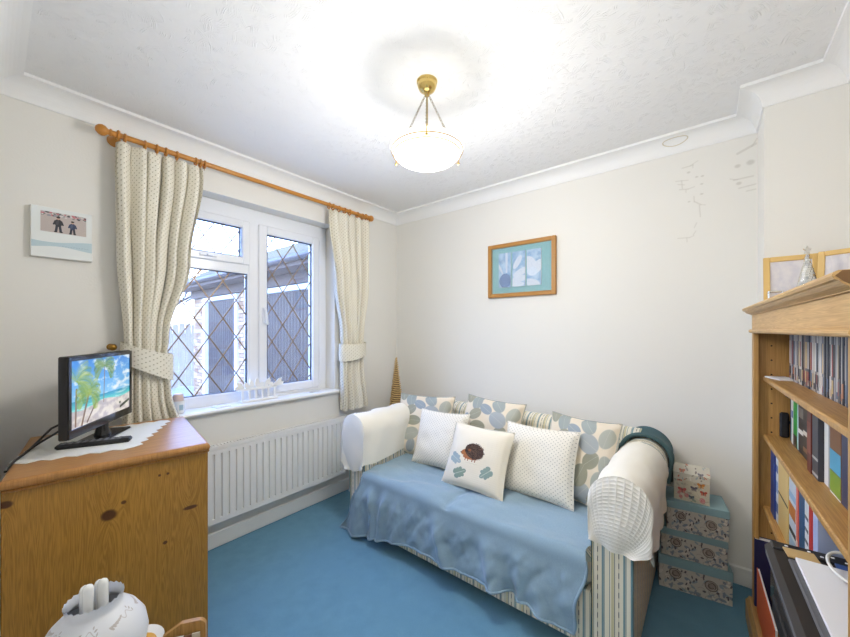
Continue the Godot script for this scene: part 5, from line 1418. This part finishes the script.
func stripe_tex():       # upright ticking stripes, one tile is 7.5 cm
	var c = Cv.new(256, 64, col(232, 226, 208))
	for y in 64:
		for x in 256:
			var cc = col(232, 226, 208)
			if x < 26: cc = col(126, 154, 158)
			elif x >= 30 and x < 36: cc = col(84, 110, 120)
			elif x >= 92 and x < 100: cc = col(110, 134, 136)
			elif x >= 116 and x < 148: cc = col(206, 198, 160)
			elif x >= 152 and x < 160: cc = col(86, 108, 112)
			elif x >= 200 and x < 210: cc = col(60, 74, 78) if (y % 32) < 18 else col(206, 198, 170)
			c.im.set_pixel(x, y, cc)
	return c.tex()

func leaf_tex():
	var c = Cv.new(512, 512, col(226, 214, 192))
	var r = RandomNumberGenerator.new(); r.seed = 71
	var pal = [col(164, 170, 172), col(154, 162, 158), col(174, 176, 164), col(154, 154, 136), col(148, 158, 164)]
	var P = []
	for k in 900:
		var p = Vector2(r.randf() * 512, r.randf() * 512)
		var ok = true
		for q in P:
			var d = (p - q).abs(); d = Vector2(min(d.x, 512 - d.x), min(d.y, 512 - d.y))
			if d.length() < 96: ok = false
		if not ok: continue
		P.append(p)
		var a = r.randf() * PI; var rx = r.randf_range(58, 80); var ry = rx * r.randf_range(0.6, 0.78)
		var cc = pal[r.randi() % 5]
		c.ell(p.x, p.y, rx, ry, a, cc, 0.15, true)
		var d = Vector2(cos(a), sin(a)) * rx * 0.95
		c.line(p.x - d.x, p.y - d.y, p.x + d.x * 1.25, p.y + d.y * 1.25, 2, col(206, 204, 190), 0.6, true)
	return c.tex()

func dot_tex():
	var c = Cv.new(512, 512, col(236, 231, 218))
	for j in 36:
		for i in 18:
			var x = i * 28.4 + (14.2 if j % 2 else 0.0) + 7; var y = j * 14.2 + 7
			c.ell(x, y, 4.0, 3.2, 0.4, col(172, 168, 158), 0.4)
	return c.tex()

func hedgehog_tex():
	var c = Cv.new(512, 512, col(236, 228, 210))
	var r = RandomNumberGenerator.new(); r.seed = 77
	for leaf in [[112, 300, 0.4, col(158, 174, 178)], [170, 402, -0.5, col(134, 154, 140)], [382, 356, 2.4, col(136, 156, 148)]]:
		var o = Vector2(leaf[0], leaf[1])
		var d = Vector2(cos(leaf[2]), sin(leaf[2]))
		var nn = Vector2(-d.y, d.x)
		for t in [-0.8, -0.25, 0.3]:
			for s in [-1, 1]:
				var q = o + d * t * 46 + nn * s * 22
				c.ell(q.x, q.y, 21, 15, leaf[2] + s * 0.7, leaf[3])
		c.ell(o.x + d.x * 34, o.y + d.y * 34, 26, 18, leaf[2], leaf[3])
		c.ell(o.x, o.y, 44, 16, leaf[2], leaf[3])
		c.line(o.x - d.x * 60, o.y - d.y * 60, o.x + d.x * 48, o.y + d.y * 48, 3, col(210, 212, 200))
	# the hedgehog: russet face and belly, dark bristles
	c.ell(196, 236, 44, 24, -0.25, col(168, 104, 62))
	c.poly(PackedVector2Array([Vector2(150, 244), Vector2(206, 206), Vector2(222, 262)]), col(176, 112, 68))
	c.ell(236, 270, 60, 16, 0.0, col(170, 112, 76))
	for f in [204, 226, 262, 284]: c.line(f, 272, f - 4, 296, 7, col(160, 96, 62))
	c.ell(262, 216, 78, 58, 0.15, col(66, 48, 40))
	for k in 620:
		var a = r.randf() * TAU; var q = sqrt(r.randf())
		var p = Vector2(262 + cos(a) * 76 * q, 216 + sin(a) * 56 * q)
		var dir = Vector2(0.85, 0.5).rotated(r.randf_range(-0.5, 0.5))
		if p.y < 200: dir = Vector2(0.5, -0.8).rotated(r.randf_range(-0.6, 0.6))
		c.line(p.x, p.y, p.x + dir.x * 15, p.y + dir.y * 15, 1.6, [col(44, 32, 28), col(96, 72, 60), col(130, 100, 80), col(58, 46, 44)][r.randi() % 4])
	c.ell(190, 228, 5, 5, 0, col(24, 18, 16)); c.ell(151, 244, 6, 5, 0, col(30, 20, 18))
	c.ell(222, 214, 12, 10, 0, col(150, 92, 58))
	for k in 9: c.line(212 + k * 10, 312 + sin(k * 1.9) * 3, 220 + k * 10, 312 + sin(k * 1.9 + 2) * 3, 1.6, col(200, 190, 170))
	return c.tex()

func rose_at(c, x, y, s, k):
	for q in [[0, 0, 1.0], [0.1, -0.05, 0.78], [-0.05, 0.08, 0.58], [0.05, 0, 0.4], [0, 0.02, 0.22]]:
		c.ell(x + q[0] * s, y + q[1] * s, s * q[2], s * q[2] * 0.92, 0.3, k if int(q[2] * 10) % 2 == 0 else k.lerp(col(214, 208, 196), 0.75), 0.0, true)
		c.ell(x + q[0] * s, y + q[1] * s, s * q[2] * 0.88, s * q[2] * 0.8, 0.3, k.lerp(col(214, 208, 196), 0.5 if int(q[2] * 10) % 2 == 0 else 0.15), 0.0, true)
func floral_tex():
	var c = Cv.new(512, 256, col(188, 184, 174))
	var r = RandomNumberGenerator.new(); r.seed = 81
	for k in 80: c.ell(r.randf() * 512, r.randf() * 256, r.randf_range(14, 32), r.randf_range(6, 14), r.randf() * PI, [col(140, 154, 162), col(188, 184, 172), col(126, 136, 146), col(206, 200, 190)][k % 4], 0.2, true)
	for k in 34:
		var p = Vector2(r.randf() * 512, r.randf() * 256); var a = r.randf() * TAU
		for s in 12:
			var q = p + Vector2(cos(a), sin(a)) * 7; a += 0.28
			c.line(p.x, p.y, q.x, q.y, 2, col(110, 100, 96), 0.8, true); p = q
	for k in 34: c.ell(r.randf() * 512, r.randf() * 256, r.randf_range(10, 17), r.randf_range(5, 9), r.randf() * PI, col(82, 78, 84), 0.15, true)
	rose_at(c, 118, 120, 46, col(84, 70, 64)); rose_at(c, 372, 142, 46, col(92, 80, 74))
	return c.tex()
func butterfly_at(c, x, y, s, k):
	for d in [-1, 1]:
		c.ell(x + d * s * 0.55, y - s * 0.3, s * 0.55, s * 0.36, d * -0.5, k, 0.0, true)
		c.ell(x + d * s * 0.42, y + s * 0.3, s * 0.38, s * 0.28, d * 0.6, k.lerp(col(230, 220, 200), 0.25), 0.0, true)
	c.line(x, y - s * 0.5, x, y + s * 0.5, s * 0.16, col(48, 40, 38), 1.0, true)
func butterfly_tex():
	var c = Cv.new(256, 192, col(198, 190, 168))
	var r = RandomNumberGenerator.new(); r.seed = 91
	for k in 30: c.ell(r.randf() * 256, r.randf() * 192, r.randf_range(6, 20), r.randf_range(5, 10), r.randf() * PI, [col(150, 160, 142), col(206, 198, 180), col(178, 168, 150)][k % 3], 0.3, true)
	for k in 9: c.line(r.randf() * 256, r.randf() * 192, r.randf() * 256, r.randf() * 192, 1.4, col(120, 108, 92), 0.5, true)
	for b in [[42, 40, 24, col(178, 92, 70)], [112, 30, 18, col(104, 118, 128)], [196, 62, 26, col(200, 128, 60)], [146, 92, 24, col(92, 84, 96)], [214, 112, 24, col(172, 70, 52)], [60, 120, 30, col(190, 96, 92)], [128, 158, 20, col(86, 98, 110)]]: butterfly_at(c, b[0], b[1], b[2], b[3])
	for f in [[92, 150, 16], [50, 166, 14], [36, 140, 12], [206, 164, 20]]: rose_at(c, f[0], f[1], f[2], [col(186, 84, 88), col(120, 130, 140)][int(f[2]) % 2])
	return c.tex()
func butterfly_lid_tex():
	var c = Cv.new(256, 128, col(210, 204, 188))
	var r = RandomNumberGenerator.new(); r.seed = 95
	for k in 26: c.ell(r.randf() * 256, r.randf() * 128, r.randf_range(4, 18), r.randf_range(3, 8), r.randf() * PI, [col(160, 150, 134), col(124, 110, 104), col(196, 120, 96), col(170, 178, 176), col(226, 222, 210)][k % 5], 0.2, true)
	for b in [[60, 60, 22, col(196, 110, 80)], [190, 70, 20, col(110, 104, 112)]]: butterfly_at(c, b[0], b[1], b[2], b[3])
	return c.tex()

func frond(c, x, y, ang, len_, k, droop):
	var p = Vector2(x, y); var a = ang
	var st = 16
	for i in st:
		var q = p + Vector2(cos(a), sin(a)) * len_ / st
		c.line(p.x, p.y, q.x, q.y, 2, k)
		var ll = len_ * 0.26 * sin(PI * (i + 1.5) / (st + 2))
		for s in [-1, 1]:
			var d = Vector2(cos(a + s * 1.0), sin(a + s * 1.0)) * ll + Vector2(0, ll * 0.5)
			c.line(q.x, q.y, q.x + d.x, q.y + d.y, 2.2, k.lerp(col(214, 214, 96), 0.35 if s < 0 else 0.0))
		p = q
		a += droop * (1 if cos(a) > 0 else -1) / st
func beach_tex():
	var w = 480; var h = 280
	var c = Cv.new(w, h, Color.WHITE)
	var n = noise(101, 0.012, 4)
	for y in h:
		for x in w:
			var cc
			var hz = 168.0
			var shore = 196.0 + (w - x) * 0.02 + 8.0 * sin(x * 0.02)
			if y < hz:
				cc = col(58, 140, 226).lerp(col(140, 204, 246), y / hz)
				var cl = n.get_noise_2d(x * 0.8, y * 1.8)
				cc = cc.lerp(Color.WHITE, clampf(cl * 2.2 + (x / float(w)) * 0.5 - 0.25, 0, 0.85))
			elif y < shore:
				cc = col(40, 150, 190).lerp(col(110, 222, 214), (y - hz) / (shore - hz))
				cc = cc.lerp(Color.WHITE, clampf(n.get_noise_2d(x * 0.5, y * 5.0 + 300) * 1.5 - 0.2, 0, 0.7))
			else:
				cc = col(240, 232, 222).lerp(col(196, 186, 190), clampf(0.5 + n.get_noise_2d(x * 1.2 + y * 0.5, y * 2.0 + 90) * 1.6, 0, 1))
			c.im.set_pixel(x, y, cc)
	for t in [[70, 280, 120, 150, 12], [30, 270, 36, 120, 10], [236, 206, 246, 40, 5]]:
		c.line(t[0], t[1], t[2], t[3], t[4], col(122, 96, 82)); c.line(t[0] - 2, t[1], t[2] - 2, t[3], 2, col(178, 150, 128))
	c.line(110, 270, 180, 190, 9, col(120, 96, 84))
	for k in 9: frond(c, 246, 42, -2.9 + k * 0.36, 92, col(70, 116, 60) if k % 2 else col(104, 148, 70), 1.6)
	for k in 9: frond(c, 120, 150, -3.0 + k * 0.4, 96, col(86, 140, 52) if k % 2 else col(150, 178, 60), 1.5)
	for k in 8: frond(c, 38, 90, -2.2 + k * 0.36, 120, col(96, 150, 60) if k % 2 else col(168, 190, 70), 1.4)
	for k in 40: c.ell(380 + (k * 37) % 90, 236 + (k * 13) % 22, 7, 5, k, col(40, 52, 50).lerp(col(80, 100, 70), (k % 5) / 5.0))
	return c.tex()
func people_photo_tex():
	var c = Cv.new(300, 180, col(196, 182, 178))
	var r = RandomNumberGenerator.new(); r.seed = 111
	for k in 70: c.ell(r.randf() * 300, r.randf() * 36, r.randf_range(4, 14), r.randf_range(4, 10), 0, [col(70, 62, 66), col(150, 150, 158), col(196, 120, 126), col(120, 126, 120), col(220, 214, 210)][k % 5])
	for y in range(40, 180):
		for x in 300: c.put(x, y, col(202, 190, 184).lerp(col(176, 164, 160), r.randf() * 0.5))
	for p in [[112, 46, 1.0, col(44, 44, 52)], [206, 66, 0.86, col(56, 68, 96)]]:
		var x = p[0]; var y = p[1]; var s = p[2]
		for l in [-1, 1]:
			c.line(x + l * 9 * s, y + 66 * s, x + l * 15 * s, y + 118 * s, 17 * s, col(44, 48, 62)); c.ell(x + l * 18 * s, y + 124 * s, 12 * s, 6 * s, 0, col(36, 34, 36))
			c.line(x + l * 20 * s, y + 28 * s, x + l * 30 * s, y + 58 * s, 12 * s, p[3])
		c.ell(x, y + 44 * s, 25 * s, 34 * s, 0.0, p[3]); c.ell(x - 6 * s, y + 40 * s, 10 * s, 24 * s, 0.2, p[3].lightened(0.12))
		c.ell(x, y + 2 * s, 11 * s, 14 * s, 0, col(206, 168, 148)); c.ell(x, y - 7 * s, 13 * s, 9 * s, 0, col(56, 46, 44))
	return c.tex()
func wave_tex():
	var c = Cv.new(320, 340, col(234, 238, 236))
	var r = RandomNumberGenerator.new(); r.seed = 121
	for x in 320:
		var y0 = 232 + 14 * sin(x * 0.012 + 0.6) - 8; var y1 = 272 + 10 * sin(x * 0.016 + 2.4)
		for y in range(int(y0), int(y1)): c.put(x, y, col(196, 216, 222).lerp(col(176, 200, 210), r.randf() * 0.6))
		if x > 150 and x < 300 and (x / 5) % 3 != 0: c.put(x, 256 + int(3 * sin(x * 0.7)), col(120, 150, 164)); c.put(x, 257 + int(3 * sin(x * 0.7)), col(140, 166, 178))
	return c.tex()
func petal_tex(i):
	var w = 160; var h = 420
	var c = Cv.new(w, h, col(150, 184, 216))
	var n = noise(131 + i, 0.01, 3)
	for y in h:
		for x in w: c.im.set_pixel(x, y, col(128, 170, 210).lerp(col(176, 204, 228), clampf(0.5 + 1.4 * n.get_noise_2d(x, y), 0, 1)))
	var wht = col(214, 222, 234)
	if i == 0:
		c.poly(PackedVector2Array([Vector2(88, 0), Vector2(120, 0), Vector2(116, 240), Vector2(92, 250)]), wht)
		c.ell(24, 190, 14, 70, -0.45, wht); c.line(98, 20, 100, 230, 2, col(190, 208, 228))
		c.ell(84, 340, 74, 86, 0.0, col(58, 92, 150))
		for k in 260:
			var a = k * 2.39996; var q = sqrt(k / 260.0)
			c.ell(84 + cos(a) * 70 * q, 340 + sin(a) * 80 * q, 3.2, 3.2, 0, col(150, 186, 222) if k % 2 else col(54, 92, 152))
	elif i == 1:
		c.ell(64, 130, 34, 90, 0.55, wht); c.line(84, 80, 36, 190, 2, col(188, 208, 228))
		c.ell(110, 250, 40, 110, 1.15, wht); c.ell(90, 330, 36, 110, 1.45, wht); c.ell(60, 390, 30, 90, 1.6, wht)
		for q in [[60, 250, 160, 220], [20, 340, 150, 310], [10, 395, 130, 380]]: c.line(q[0], q[1], q[2], q[3], 2, col(180, 202, 224))
	else:
		c.ell(40, 170, 66, 100, -0.5, wht); c.ell(120, 210, 50, 90, 0.5, wht); c.ell(60, 260, 60, 50, 0.2, col(214, 226, 240))
		c.ell(60, 390, 44, 90, 1.9, wht); c.line(20, 120, 90, 230, 2, col(190, 208, 228)); c.line(14, 372, 120, 408, 2, col(180, 202, 224))
	return c.tex()
func shade_tex():
	var c = Cv.new(512, 256, col(236, 238, 242))
	for k in 6:
		var x0 = k * 85.0
		var g = col(196, 190, 188)
		for s in 6:
			c.ell(x0 + 20 + s * 5, 112 - s * 2, 6, 2.2, 0.9 - s * 0.3, g, 0.0, true)
		for s in 14: c.line(x0 + 48 + s * 2, 104 + 6 * sin(s * 0.55), x0 + 50 + s * 2, 104 + 6 * sin((s + 1) * 0.55), 1.4, g, 0.9, true)
		c.ell(x0 + 78, 100, 4, 1.8, -0.6, g, 0.0, true); c.ell(x0 + 74, 92, 1.8, 5, 0.2, g, 0.0, true); c.ell(x0 + 80, 108, 1.6, 4, 0.4, g, 0.0, true)
	return c.tex()
func faint_print_tex():
	var c = Cv.new(128, 128, col(226, 222, 228))
	var n = noise(141, 0.03, 3)
	for y in 128:
		for x in 128: c.im.set_pixel(x, y, col(228, 225, 228).lerp(col(216, 214, 222), clampf(0.4 + n.get_noise_2d(x, y), 0, 1)))
	return c.tex()
